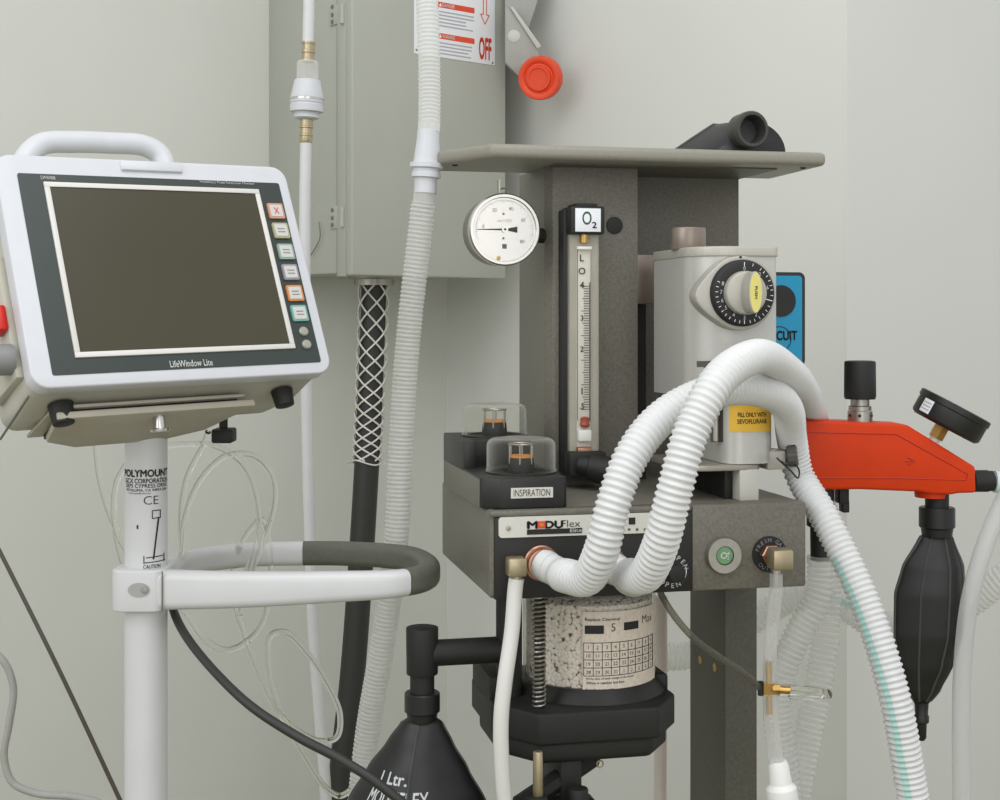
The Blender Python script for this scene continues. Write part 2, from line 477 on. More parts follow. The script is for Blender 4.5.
# ---- valve block with two clear domes
vb_f = .006
zb0 = zt
def blk(px, py, v): return A(px, py, v)
xl = A(490, 490, vb_f).x; xr = A(568, 490, vb_f).x
zlow = A(530, 478, vb_f).z
zhi = A(463, 439.5, .115).z
ch = .013
lowpoly = [(xl-.006, .195), (xl-.006, vb_f+ch), (xl+ch*.8, vb_f), (xr-.004, vb_f), (xr, vb_f+.004), (xr, .195)]
obj('valve_block', G().bprism(lowpoly, lambda x, y, d: Vector((x, y, d)), zt, zlow, .0018, 2), BLACK, am)
hipoly = [(xl-.006, .2), (xl-.006, .095), (xl+.006, .095), (xl+.006, .115), (xr-.006, .115), (xr-.006, .2)]
obj('valve_block_riser', G().bprism(hipoly, lambda x, y, d: Vector((x, y, d)), zlow-.004, zhi, .0018, 2), BLACK, am)
obj('valve_block_lit_side', G().box((xl-.0066, vb_f+ch+.002, zt), (xl-.0056, .195, zlow-.002), .0004), GREY, am)  # grey sheet paints the light falling on the black block's left side
lp = rrect(0, 0, 1, 1, .04)
a0 = A(511, 498.5, vb_f-.0006); a1 = A(553, 487, vb_f-.0006)
lab = obj('inspiration_label', G().box((a0.x, vb_f-.0008, a0.z), (a1.x, vb_f, a1.z)), PLATE, am)
tx('INSPIRATION', 532, 492.7, vb_f-.0011, 7, 37.5, INK, lab, -.004)
def dome(px, pytop, pybot, v, rpx, top_z):
    c = A(px, pybot, v); k = (M.m @ c).y/FPX; R = rpx*k; hgt = .031
    o = (c.x, v, top_z)
    b = .007
    prof = [(0, R), (.002, R+.0012), (.004, R)]
    prof += [(hgt-b+b*math.sin(t), R-b+b*math.cos(t)) for t in [PI/2*i/5 for i in range(6)]]+[(hgt, R*.6), (hgt-.0005, .0001)]
    d = obj('clear_dome', G().lathe(o, (0, 0, 1), prof, 56), GLASS, am)
    obj('dome_seat', G().ring((c.x, v, top_z-.0005), (0, 0, 1), R-.004, R+.001, .002), BLACK, d)
    obj('valve_seat', G().cyl(o, (c.x, v, top_z+.013), .0125, .0115, 32, .001), BLACKM, d)
    obj('valve_disc', G().cyl((c.x, v, top_z+.0135), (c.x, v, top_z+.0155), .0108, .0108, 32), ORD, d)
    g = G()
    for k in range(6):
        t = PI*2*k/6+.2
        g.cyl((c.x+.0112*math.cos(t), v+.0112*math.sin(t), top_z+.008), (c.x+.0112*math.cos(t), v+.0112*math.sin(t), top_z+.0262), .0008, None, 8)
    obj('valve_cage', g, STEEL, d)
    g = G().tube([(c.x+.0112*math.cos(2*PI*i/24), v+.0112*math.sin(2*PI*i/24), top_z+.0255) for i in range(25)], .0008, 6, True)
    obj('cage_ring', g, STEEL, d)
dome(521, 440, 474, .052, 34.5, zlow)
dome(494.5, 404, 436, .150, 32, zhi)

# ---- upper column with flow meter
vc = .165
xc0 = A(553, 300, vc).x; xc1 = A(638, 300, vc).x
zct = A(600, 165, vc).z
obj('flowmeter_column', G().bprism([(xc0-.006, vc+.12), (xc0-.006, vc+.012), (xc0, vc), (xc1, vc), (xc1, vc+.12)], lambda x, y, d: Vector((x, y, d)), zt-.004, zct, .0012, 2), GREY, am)
# back plate right of the column
vbk = vc+.075
xb1 = A(739, 220, vbk).x
obj('rear_plate', G().box((xc1-.004, vbk, zt-.004), (xb1, vbk+.045, A(690, 172, vbk).z), .001), GREY, am)
obj('cable_channel', G().box((xc1, vc+.035, zt-.002), (xc1+.02, vbk+.002, A(640, 300, vc+.03).z)), BLACKM, am)
a = A(640, 304, vc+.02); b = A(652, 255, vc+.02)
obj('mounting_bar', G().box((xc1+.001, vc+.015, a.z), (b.x, vbk+.002, b.z), .001), SPINDLE, am)
# plug hole
pc = A(614.5, 225.5, vc); obj('hole_plug', G().lathe((pc.x, vc+.001, pc.z), (0, -1, 0), [(0, .0088), (.0022, .0084), (.0028, .006)], 32), BLACKM, am)
# flow meter
vf = vc-.034
x0 = A(570, 300, vf+.006).x; x1 = A(600, 300, vf+.006).x; xm = (x0+x1)/2
ztop = A(583, 206, vf).z; zhead = A(583, 234, vf).z; zbase = A(583, 452, vf).z; zbb = A(583, 476, vf).z
fm = obj('flow_meter_frame', G().box((x0-.004, vf+.016, zbb), (x1+.002, vc+.002, ztop-.002), .0015), BLACKM, am)
hd = obj('flow_meter_head', G().box((x0-.001, vf-.001, zhead), (x1+.003, vc, ztop), .002).box((x0+.005, vf+.004, ztop-.001), (x1-.003, vc, ztop+.003), .001), BLACKM, fm)
a0 = A(575.5, 231.5, vf-.002); a1 = A(601, 208.5, vf-.002)
ol = obj('oxygen_label', G().box((a0.x, vf-.0016, a0.z), (a1.x, vf, a1.z), .0003), PAPER, fm)
obj('lettering', G().text('O', onplane(A(587, 218, vf-.002), ux, uz), .0128, .0092, .004), INKGR, ol, 0)
tx('2', 594.5, 225, vf-.002, 6, 4.5, INK, ol, .02)
obj('backing_strip', G().box((x0+.001, vf+.011, zbase), (x1, vf+.0165, zhead)), mat('flow_backing', 'b3ada2', .35, noise=.08, nscale=30), fm)
tb = obj('scale_tube', G().box((xm-.0076, vf+.0085, zbase+.004), (xm+.0064, vf+.0112, zhead-.012), .0008), mat('scale_white', 'd9d6cd', .35), fm)
cv = []
for k in range(11):
    t = PI*k/10; cv.append((xm+(x1-x0)/2*math.cos(t), vf+.014-.013*math.sin(t)))
cv += [(x0, vf+.0165), (x1, vf+.0165)]
obj('clear_cover', G().prism(cv, lambda x, y, d: Vector((x, y, d)), zbase, zhead), GLASS, fm)
g = G(); zz0, zz1 = A(583, 410, vf).z, A(583, 286, vf).z
for i in range(51):
    z = zz0+(zz1-zz0)*i/50; L = .0085 if i % 10 == 0 else (.0072 if i % 5 == 0 else .0058)
    g.box((xm+.0052-L, vf+.0080, z-.00028), (xm+.0052, vf+.0084, z+.00028))
g.box((xm+.0052, vf+.008, zz0-.012), (xm+.0060, vf+.0084, zz1+.004)).box((xm-.0072, vf+.008, zbase+.03), (xm-.0068, vf+.0084, zhead-.014))
obj('scale_ticks', g, INK, tb, 0)
g = G()
for tt, y in (('L', 258), ('O', 271), ('4', 285), ('3', 318), ('2', 349), ('1', 391), ('.5', 406)):
    c = A(583, y, vf+.008)
    g.text(tt, onplane((xm-.0026, vf+.0076, c.z), ux, uz), .0064 if tt in 'LO41' else .0052, None, .01)
obj('lettering', g, INK, tb, 0)
for y in (248,):
    c = A(583, y, vf+.006); obj('tube_collar', G().box((xm-.008, vf+.004, c.z-.0015), (xm+.0065, vf+.011, c.z+.0015), .0005), INKW, fm)
c = A(583, 238, vf); obj('brass_top', G().cyl((xm, vf+.009, zhead-.008), (xm, vf+.009, zhead), .0045), BRASS, fm)
c = A(583, 423, vf+.006); obj('float_ball', G().lathe((xm, vf+.007, c.z-.005), (0, 0, 1), [(0, .001), (.001, .004), (.0035, .0052), (.006, .004), (.0095, .0045), (.011, .0025)], 20), mat('float_red', 'a5482c', .3), fm)
c = A(583, 436, vf+.006); obj('tube_foot', G().box((xm-.0072, vf+.003, c.z-.005), (xm+.0058, vf+.010, c.z+.006), .001), INKW, fm)
c = A(583, 449, vf+.006); obj('copper_washer', G().box((xm-.008, vf+.003, c.z-.003), (xm+.0065, vf+.011, c.z+.0015), .0005), COPPER, fm)
obj('flow_meter_foot', G().box((x0-.003, vf-.002, zbb), (x1+.004, vc, zbase), .002), BLACKM, fm)
kc = A(584, 466, vf-.004)
kd = Vector((.88, -.42, -.2)).normalized()
g = G().lathe(kc-kd*.006, kd, [(0, .008), (.006, .0095), (.010, .0095), (.011, .012), (.028, .0145), (.034, .014), (.036, .011)], 20)
obj('flow_control_knob', g, BLACKM, fm)

# ---- shelf on top
vs0 = .110
zs0 = A(560, 159, vs0).z; zs1 = A(497, 143, vs0).z
fl = A(492, 150, vs0); fr_ = A(827, 157, vs0)
tip = A(436, 160, .205)
tipf = A(433, 160, .185)
sp = [(fr_.x, vs0), (fr_.x, .245), (tip.x+.005, .245), (tipf.x, .20), (tipf.x+.002, .185), (fl.x, vs0)]
sp = [(a, b) for a, b in sp]
obj('shelf_top', G().bprism(sp, lambda x, y, d: Vector((x, y, d)), zs0, zs1, .0052, 4), SHELF, am)
obj('shelf_bracket', G().box((xc0-.004, vs0+.03, zct-.003), (xb1, .24, zs0+.002)), GREYD, am)
g = G()
for px, v in ((455, .18), (803, .13), (730, .2)):
    c = A(px, 165, v); g.lathe((c.x, v, zs0+.0005), (0, 0, -1), [(0, .003), (.0015, .0028), (.002, .001)], 12)
obj('shelf_screws', g, BLACKM, am)

# ---- pressure gauge on the left of the column
gv = .140
gc = A(504.5, 229.5, gv)
k = (M.m @ gc).y/FPX; GR = 35*k
obj('gauge_arm', G().cyl((gc.x+.01, gv+.026, gc.z-.003), (xc0+.004, gv+.045, gc.z-.003), .0075), BLACKM, am)
pg = obj('pressure_gauge', G().lathe((gc.x, gv+.046, gc.z), (0, -1, 0), [(0, GR-.006), (.005, GR-.001), (.008, GR), (.0415, GR), (.0417, GR-.001)], 64), mat('gauge_case', '8f8a80', .25, metal=.9), am)
obj('gauge_rim', G().lathe((gc.x, gv+.006, gc.z), (0, -1, 0), [(0, GR-.001), (.0005, GR+.0014), (.007, GR+.0014), (.0085, GR), (.0085, GR-.0025), (.006, GR-.0032)], 64), CHROME, pg)
dial = obj('gauge_dial', G().cyl((gc.x, gv+.0045, gc.z), (gc.x, gv+.0004, gc.z), GR-.002, None, 64), PAPER, pg)
DV = gv
g = G()
for i in range(53):
    a = math.radians(180+22-i*(224/52)); L = .003 if i % 5 == 0 else .0016
    d = Vector((math.cos(a), 0, math.sin(a))); n_ = Vector((-d.z, 0, d.x))*.00016
    o = Vector((gc.x, DV, gc.z)); r1 = GR-.0055
    g.quad(o+d*r1-n_, o+d*r1+n_, o+d*(r1-L)+n_, o+d*(r1-L)-n_)
for i in range(40):
    a0, a1 = [math.radians(202-t*(224/40)) for t in (i, i+1)]
    o = Vector((gc.x, DV, gc.z)); r0, r1 = GR-.0055, GR-.0052
    g.quad(*[o+Vector((r*math.cos(a), 0, r*math.sin(a))) for r, a in ((r0, a0), (r1, a0), (r1, a1), (r0, a1))])
obj('dial_ticks', g, INK, dial, 0)
g = G()
for tt, a in (('0', 172), ('20', 118), ('40', 72), ('60', 27), ('80', -33)):
    t = math.radians(a); g.text(tt, onplane((gc.x+.021*math.cos(t), DV, gc.z+.021*math.sin(t)), ux, uz), .0034, None, .004)
g.text('cm H2O', onplane((gc.x, DV, gc.z+.0085), ux, uz), .003, .014, 0)
g.text('MADE IN', onplane((gc.x-.001, DV, gc.z-.021), ux, uz), .0016, None, 0) if False else None
for zz in (.015, -.0085): g.lathe((gc.x-.001, DV+.0004, gc.z+zz), (0, -1, 0), [(0, .0011), (.0006, .0011)], 10)
g.box((gc.x-.0022, DV-.0002, gc.z-.0185), (gc.x+.0022, DV+.0002, gc.z-.014))
obj('lettering', g, mat('dial_ink', '55554f', .6), dial, 0)
g = G(); o = Vector((gc.x, DV-.0012, gc.z))
g.add([o+Vector((-.0275, 0, -.0004)), o+Vector((0, 0, -.0009)), o+Vector((.004, 0, -.0012)), o+Vector((.0125, 0, -.003)), o+Vector((.0125, 0, .003)), o+Vector((.004, 0, .0012)), o+Vector((0, 0, .0009)), o+Vector((-.0275, 0, .0001))], [tuple(range(8))])
obj('needle', g, INK, pg, 0)
obj('needle_hub', G().ring((gc.x, DV+.0002, gc.z), (0, -1, 0), .0012, .0031, .003), CHROME, pg)
obj('brass_dot', G().lathe((gc.x-.0058, DV+.0002, gc.z-.0275), (0, -1, 0), [(0, .0022), (.001, .002), (.0014, .0005)], 16), BRASS, pg)
obj('gauge_glass', G().cyl((gc.x, gv-.0018, gc.z), (gc.x, gv-.0022, gc.z), GR-.002, None, 64), clear('gauge_lens', 'f0f0ee', .02, .5, .04, 'ffffff', 3.0), pg)
tpz = gc.z+GR
obj('hanging_tab', G().box((gc.x-.003, gv+.012, tpz-.002), (gc.x-.0015, gv+.02, tpz+.016)).tube([(gc.x+.0025+.0045*math.cos(t), gv+.016, tpz+.003+.0045*math.sin(t)) for t in [2*PI*i/20 for i in range(21)]], .0007, 8, True), STEEL, pg)

# ---- CIRCUIT plaque behind the vaporizer, on an arm from the rear plate
vq = .085
q0 = A(805, 354, vq); q1 = A(768, 272, vq)
xL = q0.x-.085
pq = obj('circuit_plaque', G().prism(rrect(xL, q0.z-.012, q0.x, q1.z, .006), fxz, vq, vq+.006), BLACK, am)
obj('blue_panel', G().prism(rrect(xL+.003, q0.z-.009, q0.x-.0034, q1.z-.0034, .0035), fxz, vq-.0008, vq+.001), BLUE, pq)
dc = A(780.5, 301, vq); obj('black_disc', G().cyl((dc.x, vq, dc.z), (dc.x, vq-.0016, dc.z), .0152, None, 40), BLACKM, pq)
dd = A(779, 339, vq); g = G().tube([(dd.x+.012*math.cos(t), vq-.001, dd.z+.012*math.sin(t)) for t in [2*PI*i/40 for i in range(41)]], .0004, 6, True)
obj('circle_print', g, INK, pq)
dt = A(796, 335.5, vq)
obj('lettering', G().text('CIRCUIT', lambda x, y: Vector((dt.x+x-.0175, vq-.0012, dt.z+y)), .0086, .036, .04), INK, pq, 0)
obj('plaque_bracket', G().box((xL+.02, vq+.004, q0.z+.02), (xL+.05, vbk+.004, q0.z+.04)), BLACKM, am)

# ---- absorber canister below the body
cc = A(589, 650, .090); cu, cvv = cc.x, .090
CR = 66*(M.m @ cc).y/FPX
zc0 = A(589, 692, .03).z; zc1 = zb+.002
Cc = (cu, cvv)
camd = M.loc(CAM); t0 = math.atan2(camd.x-cu, -(camd.y-cvv))
def th(px): return t0+math.asin(max(-1, min(1, (px-589)/66.0)))
def cylp(R): return lambda t, z: Vector((cu+R*math.sin(t), cvv-R*math.cos(t), z))
cn = obj('absorber_canister', G().lathe((cu, cvv, zc0-.012), (0, 0, 1), [(0, CR+.004), (.010, CR+.004), (.013, CR+.001), (.014, CR), (zc1-zc0+.012, CR)], 72), CANGL, am)
zg = A(589, 603, .03).z
obj('granules', G().lathe((cu, cvv, zc0-.01), (0, 0, 1), [(0, CR-.003), (zg-zc0+.006, CR-.003), (zg-zc0+.012, CR-.012), (zg-zc0+.014, .001)], 72), GRAN, cn)
obj('canister_head', G().cyl((cu, cvv, zg+.006), (cu, cvv, zb), CR-.006, None, 48), mat('smoky_head', '6d6a62', .5, noise=.3, nscale=60), cn)
obj('canister_rim', G().lathe((cu, cvv, zc0-.017), (0, 0, 1), [(0, CR+.009), (.006, CR+.010), (.012, CR+.006), (.016, CR+.0035), (.019, CR+.001), (.019, CR-.002)], 72), BLACK, cn)
obj('top_collar', G().ring((cu, cvv, zb-.006), (0, 0, 1), CR-.001, CR+.004, .006, 72), BLACKM, cn)
# printed label on the glass
P = cylp(CR+.0005); PI_ = cylp(CR+.0008)
def cylquad(g, px0, py0, px1, py1, F, vv=.03):
    n = max(1, int(abs(px1-px0)/4)+1)
    z0, z1 = A(589, py0, vv).z, A(589, py1, vv).z
    for i in range(n):
        a, b = th(px0+(px1-px0)*i/n), th(px0+(px1-px0)*(i+1)/n)
        g.quad(F(a, z1), F(b, z1), F(b, z0), F(a, z0))
g = G(); cylquad(g, 583, 612, 653, 693, P)
lb = obj('canister_label', g, mat('label_film', 'e2d6c6', .6, noise=.12, nscale=350), cn, 60)
g = G()
cylquad(g, 585, 625.5, 603, 634, PI_); cylquad(g, 622, 624, 636, 632, PI_)
for y in (643, 652, 660, 668, 676):
    cylquad(g, 584, y-.35, 651, y+.35, PI_)
for x in (584, 593, 601.5, 610, 618, 626, 633, 640, 646, 650.5):
    cylquad(g, x-.3, 643, x+.3, 676, PI_)
kpx = (M.m @ A(589, 640, .03)).y/FPX
def ctext(g, txt, px, py, h, w=None, bold=0):
    tc_ = th(px); z = A(589, py, .03).z; R = CR+.0008
    g.text(txt, lambda x, y: PI_(tc_+x/R, z+y), h*kpx, None if w is None else w*kpx, bold)
ctext(g, 'Replace Chemical', 602, 620, 4, 36, .01)
ctext(g, '5', 612, 628, 8, None, -.005)
ctext(g, 'Max', 645, 624, 8, 19, -.01)
n = 1
for r in range(4):
    for c_ in range(9):
        px = (588.5, 597, 606, 614, 622, 629.5, 636.5, 643, 648)[c_]
        ctext(g, str((n % 31) or 31), px, 647.5+r*8.3, 3.6, None, 0); n += 1
ctext(g, 'Write date of each change in the boxes', 610, 679, 2.6, 52, .01)
ctext(g, 'When it reaches last box', 605, 683, 2.6, 40, .01)
ctext(g, 'Absorbent use only', 599, 690, 2.8, 30, .02)
obj('lettering', g, INK, lb, 0)
# posts
for nm, px, r, m in (('support_post', 509, .0115, BLACKM),):
    c = A(px, 650, .075); obj(nm, G().cyl((c.x, .075, A(px, 720, .075).z), (c.x, .075, zb+.002), r+.0005, None, 24), m, am)
sc_ = A(539, 650, .03)
obj('spring_rod', G().cyl((sc_.x, .03, A(539, 716, .03).z), (sc_.x, .03, zb+.002), .0042, None, 20), BLACKM, am)
zs_, ze_ = A(539, 712, .03).z, zb
turns = 27; pts = [(sc_.x+.0055*math.cos(2*PI*turns*i/(turns*14)), .03+.0055*math.sin(2*PI*turns*i/(turns*14)), zs_+(ze_-zs_)*i/(turns*14)) for i in range(turns*14+1)]
obj('coil_spring', G().tube(pts, .0011, 6), STEEL, am)
# dark base tray under the canister: eight sided
bz0, bz1 = A(589, 765, .0).z, A(589, 713, .0).z
cxl = A(482, 720, .09).x; cxr = A(659, 710, .09).x
hw = (cxr-cxl)/2; cxm = (cxl+cxr)/2
base = [(cxm-hw*.62, cvv-.085), (cxm+hw*.66, cvv-.085), (cxm+hw, cvv-.045), (cxm+hw, cvv+.05), (cxm+hw*.62, cvv+.09), (cxm-hw*.62, cvv+.09), (cxm-hw, cvv+.05), (cxm-hw, cvv-.04)]
for sg_x in (-1, 1):
    lug = [(cxm+sg_x*hw*.99, cvv-.03), (cxm+sg_x*hw*.99, cvv+.05), (cxm+sg_x*hw*.72, cvv+.07), (cxm+sg_x*hw*.72, cvv-.02)]
    obj('tray_lug', G().bprism(lug, lambda x, y, d: Vector((x, y, d)), bz1-.004, bz1+(.020 if sg_x < 0 else .014), .003, 2), BLACKM, am)
obj('canister_tray', G().bprism(base, lambda x, y, d: Vector((x, y, d)), bz0+.017, bz1, .003, 3), BLACKM, am)
base2 = [(cxm+(x-cxm)*.93+.0, cvv+(y-cvv)*.9) for x, y in base]
obj('tray_bottom', G().bprism(base2, lambda x, y, d: Vector((x, y, d)), bz0-.002, bz0+.019, .006, 3), BLACKM, am)
obj('tray_back', G().box((A(496, 660, .1).x, .12, bz0), (A(655, 660, .1).x, .17, zb+.002), .003), BLACKM, am) if False else None
# lever and rod underneath
l0, l1 = A(592, 757, .06), A(520, 806, .0)
obj('release_lever', G().tube([l0, l1], .0095, 8), BLACKM, am)
c = A(578, 792, .0); obj('lever_stop', G().cyl((c.x, .0, c.z-.02), (c.x, .0, c.z+.004), .009, None, 20, .002), BLACKM, am)
c0_, c1_ = A(538, 800, -.012), A(538, 751, -.012)
obj('steel_pin', G().cyl(c0_, c1_, .0046, .0042, 16, .001), BRONZE, am)
c = A(536, 800, -.012); obj('pin_socket', G().cyl((c.x, -.012, c.z-.03), (c.x, -.012, c.z+.004), .010, None, 20, .002), BLACKM, am)
obj('lever_bridge', G().box((c.x-.006, -.012, c.z-.03), (c.x+.06, .03, c.z-.012), .002), BLACKM, am)
obj('lever_bracket', G().box((c.x+.03, .02, c.z-.03), (c.x+.05, cvv, bz0+.002), .002), BLACKM, am)
c = A(600, 764, .03); obj('small_ring', G().tube([(c.x+.003*math.cos(2*PI*i/20), .03, c.z+.003*math.sin(2*PI*i/20)) for i in range(21)], .0007, 8, True), BRONZE, am)
# bag arm
av = .075
a_e = A(420, 650, av); a_s = A(509, 649, av)
obj('bag_arm', G().cyl((a_e.x+.004, av, a_s.z), (a_s.x, av, a_s.z), .0118, None, 32), BLACKM, am)
et, ebm = A(422, 627, av).z, A(422, 674, av).z
obj('bag_elbow', G().cyl((a_e.x+.002, av, ebm), (a_e.x+.002, av, et), .0142, .0146, 36, .001), BLACKM, am)
obj('bag_nipple', G().cyl((a_e.x+.002, av, A(422, 700, av).z), (a_e.x+.002, av, ebm+.002), .011, None, 32), BLACKM, am)
bagL = M.m @ Vector((a_e.x+.002, av, A(422, 692, av).z))
# lower column
vl = .125
xl0, xl1 = A(725, 700, vl).x, A(757.5, 700, vl).x
obj('lower_column', G().bprism([(xl0, vl), (xl1, vl), (xl1, vl+.1), (xl0-.0, vl+.1)], lambda x, y, d: Vector((x, y, d)), .05, zb+.004, .002, 2), GREYD, am)
g = G()
s1 = M.at(0, 0, 0)
for px, py in ((700.5, 660), (715, 667.5)):
    r = ray(px, py); o_ = CAM-M.o
    t = (xl0-o_.dot(M.x))/r.dot(M.x); p = M.loc(CAM+r*t)
    g.lathe((xl0+.0008, p.y, p.z), (-1, 0, 0), [(0, .0044), (.0015, .0042), (.002, .0018), (.0012, .0016), (.0012, .0001)], 16)
obj('column_screws', g, BRASS, am)
obj('rear_upright', G().box((xc0+.01, vc+.04, zb-.02), (xc1, vc+.10, zt), .001), GREYD, am)
obj('black_duct', G().box((xl1-.004, vl+.045, .05), (xl1+.012, vl+.075, A(760, 715, vl).z), .001), BLACKM, am)
g = G().box((xl0-.2, vl+.03, .05), (xl1+.2, vl+.075, .09), .006).box((xl0-.2, vl-.2, .05), (xl0-.155, vl+.3, .09), .006).box((xl1+.155, vl-.2, .05), (xl1+.2, vl+.3, .09), .006)
obj('wheel_base', g, GREYD, am)
for x in (xl0-.178, xl1+.178):
    for y in (vl-.18, vl+.28):
        obj('caster', G().cyl((x-.012, y, .026), (x+.012, y, .026), .026, None, 28, .003), BLACKM, am)

# ------------------------------------------------------------------ vaporizer
vv0 = .012
vbase = A(715, 472, vv0)
VF = M.moved((vbase.x, vv0, vbase.z))
B = VF.at
vz = thing('vaporizer', 'silver sevoflurane vaporizer with black percentage dial and yellow label, on the machine top', 'vaporizer', VF)
def vxz(px, py, d): return B(px, py, d)
x0, x1 = B(654, 300, .118).x, B(777.5, 300, 0).x
ztp = B(715, 256, 0).z; zl = B(715, 246, 0).z; zmid = B(730, 398, 0).z
rad = .036
def plan(x0, x1, y0, y1, rl, rr, inset=0):
    out = []
    for k in range(9):
        t = math.radians(180+90*k/8); out.append((x0+rl+rl*math.cos(t), y0+rl+rl*math.sin(t)))
    for k in range(5):
        t = math.radians(270+90*k/4); out.append((x1-rr+rr*math.cos(t), y0+rr+rr*math.sin(t)))
    out += [(x1, y1), (x0, y1)]
    return out
ID = lambda x, y, d: Vector((x, y, d))
obj('body_shell', G().prism(plan(x0, x1, 0, .118, rad, .004), ID, zmid, ztp), VAP, vz, 30)
obj('top_cap', G().bprism(plan(x0-.0005, x1+.0015, -.002, .12, rad, .006), ID, ztp, zl, .0026, 3), mat('cap_grey', 'b9b6ab', .4, metal=.2), vz)
xn0, xn1 = B(690, 440, .10).x, B(779, 440, .004).x
obj('sump', G().prism(plan(xn0, xn1, .004, .112, .016, .022), ID, .006, zmid+.001), VAP, vz, 30)
obj('base_flange', G().bprism(plan(B(652, 470, .10).x, xn1-.012, .004, .115, .02, .02), ID, 0, .0055, .001), mat('flange_grey', 'a39d92', .35, metal=.5), vz)
pz = M.loc(VF.m @ Vector((0, 0, 0))).z-zt
pxa, pxb = B(739, 490, .006).x, B(758, 490, .006).x
obj('pedestal', G().box((pxa, .004, -pz), (pxb, .03, .001), .0008), mat('pedestal_white', 'c8c7bd', .4, noise=.04, nscale=40), vz)
obj('pedestal_foot', G().box((xn0+.004, .02, -pz), (pxa-.001, .10, .001), .001), BLACKM, vz)
# locking knob on top and lever
kk = B(688, 246, .055); obj('locking_knob', G().cyl((kk.x, .055, zl-.001), (kk.x, .055, B(690, 228, .055).z), .0165, None, 40, .001), SPINDLE, vz)
# dial cowl and dial
vd = -.018
dc = B(743, 293, vd); kk = (VF.m @ dc).y/FPX; R = 33.5*kk
def circ(c, r, a0, a1, n): return [(c.x+r*math.cos(math.radians(a0+(a1-a0)*i/n)), c.z+r*math.sin(math.radians(a0+(a1-a0)*i/n))) for i in range(n+1)]
lx = B(692, 297, 0)
Rc = R+.0035
poly = circ(dc, Rc, -128, 128, 40)
tipx = B(693, 296, vd+.01)
pA = poly[-1]; pB = poly[0]
def bez(p, q, r, n): return [((1-t)**2*p[0]+2*t*(1-t)*q[0]+t*t*r[0], (1-t)**2*p[1]+2*t*(1-t)*q[1]+t*t*r[1]) for t in [i/n for i in range(1, n)]]
tp = (tipx.x, tipx.z)
poly += bez(pA, (tp[0]+.004, tp[1]+.013), (tp[0], tp[1]+.002), 8)+[(tp[0], tp[1])]+bez((tp[0], tp[1]-.002), (tp[0]+.004, tp[1]-.013), pB, 8)
cw = G().bprism(poly, fxz, vd+.004, .004, .003, 3)
obj('dial_cowl', cw, VAPD, vz)
dl = obj('dial', G().lathe((dc.x, vd+.006, dc.z), (0, -1, 0), [(0, R), (.006, R), (.008, R-.001), (.009, R-.0025), (.009, .02)], 64), BLACKM, vz)
vt = vd-.0034
kn = obj('dial_hub', G().lathe((dc.x, vd, dc.z), (0, -1, 0), [(0, 22*kk), (.007, 22*kk), (.009, 21*kk), (.010, 19*kk), (.010, .001)], 56), VAPD, dl)
# grip ridge, turned vertical
pts = []
for i in range(24):
    t = 2*PI*i/24; pts.append((dc.x+.0024+.0062*math.cos(t)-.002, dc.z+20.8*kk*math.sin(t)))
obj('grip', G().bprism(pts, fxz, vd-.028, vd-.008, .0015, 2), VAPD, kn)
pts = [(dc.x+.0004+.0055*math.cos(2*PI*i/28), dc.z+19.6*kk*math.sin(2*PI*i/28)) for i in range(28)]
yi = obj('yellow_insert', G().prism(pts, fxz, vd-.0287, vd-.027), YELP, kn)
obj('lettering', G().text('PUSH', lambda x, y: Vector((dc.x+.0004+y, vd-.0292, dc.z-x)), .0022, .0105, .02), INK, yi, 0)
g = G(); o = Vector((dc.x, vt, dc.z))
def tick(a, r0, r1, w):
    d = Vector((math.sin(math.radians(a)), 0, math.cos(math.radians(a)))); n_ = Vector((d.z, 0, -d.x))*w
    g.quad(o+d*r0-n_, o+d*r0+n_, o+d*r1+n_, o+d*r1-n_)
for a in (0, 105, 180): tick(a, R-.0105 if a == 105 else R-.0058, R-.0024, .00035)
for a in (18, 36, 45, 55, 65, 75, 84, 95, 117, 127, 137, 147, 158, 168, 190, 200, 212, 222, 232, 242, 252, 262, 272, 282, 292): tick(a, R-.0050, R-.0024, .00026)
for a, s_ in ((0, '0'), (40, '.2'), (77, '.6'), (150, '2'), (180, '3'), (208, '4'), (233, '5'), (252, '6'), (272, '7'), (292, '8')):
    d = Vector((math.sin(math.radians(a)), 0, math.cos(math.radians(a))))
    g.text(s_, onplane(o+d*(R-.0079), ux, uz), .0034, None, .012)
obj('lettering', g, INKW, dl, 0)
c = B(741, 257, vd+.003); obj('index_dot', G().lathe((c.x, vd+.0042, c.z), (0, -1, 0), [(0, .0012), (.0006, .0011)], 12), INK, vz)
# name mark partly hidden by the hoses
g = G(); a = B(697, 361, 0); b = B(722, 367, 0); g.box((a.x, -.0005, b.z), (b.x, .001, a.z)); a = B(704, 367, 0); b = B(711, 380, 0); g.box((a.x, -.0005, b.z), (b.x, .001, a.z))
obj('name_mark', g, mat('mark_brown', '5f584f', .5), vz)
# yellow label, level window
ly0, ly1 = B(731, 433, .004).x, B(775, 433, .006).x
def shell_y(x):     # surface of the sump front at x
    rl, rr = .016, .022
    if x < xn0+rl: dx = xn0+rl-x; return .004+rl-math.sqrt(max(0, rl*rl-dx*dx))
    if x > xn1-rr: dx = x-(xn1-rr); return .004+rr-math.sqrt(max(0, rr*rr-dx*dx))
    return .004
def sheet(xa, xb, za, zb_, off, n=14):
    gg = G()
    for i in range(n):
        a, b = xa+(xb-xa)*i/n, xa+(xb-xa)*(i+1)/n
        gg.quad(*[Vector((x, shell_y(x)-off, z)) for x, z in ((a, za), (b, za), (b, zb_), (a, zb_))])
    return gg
zl0, zl1 = B(750, 432, .004).z, B(750, 404, .004).z
yl = obj('fill_label', sheet(ly0, ly1, zl0, zl1, .0006), YELLOW, vz)
lm = (ly0+ly1)/2-.001
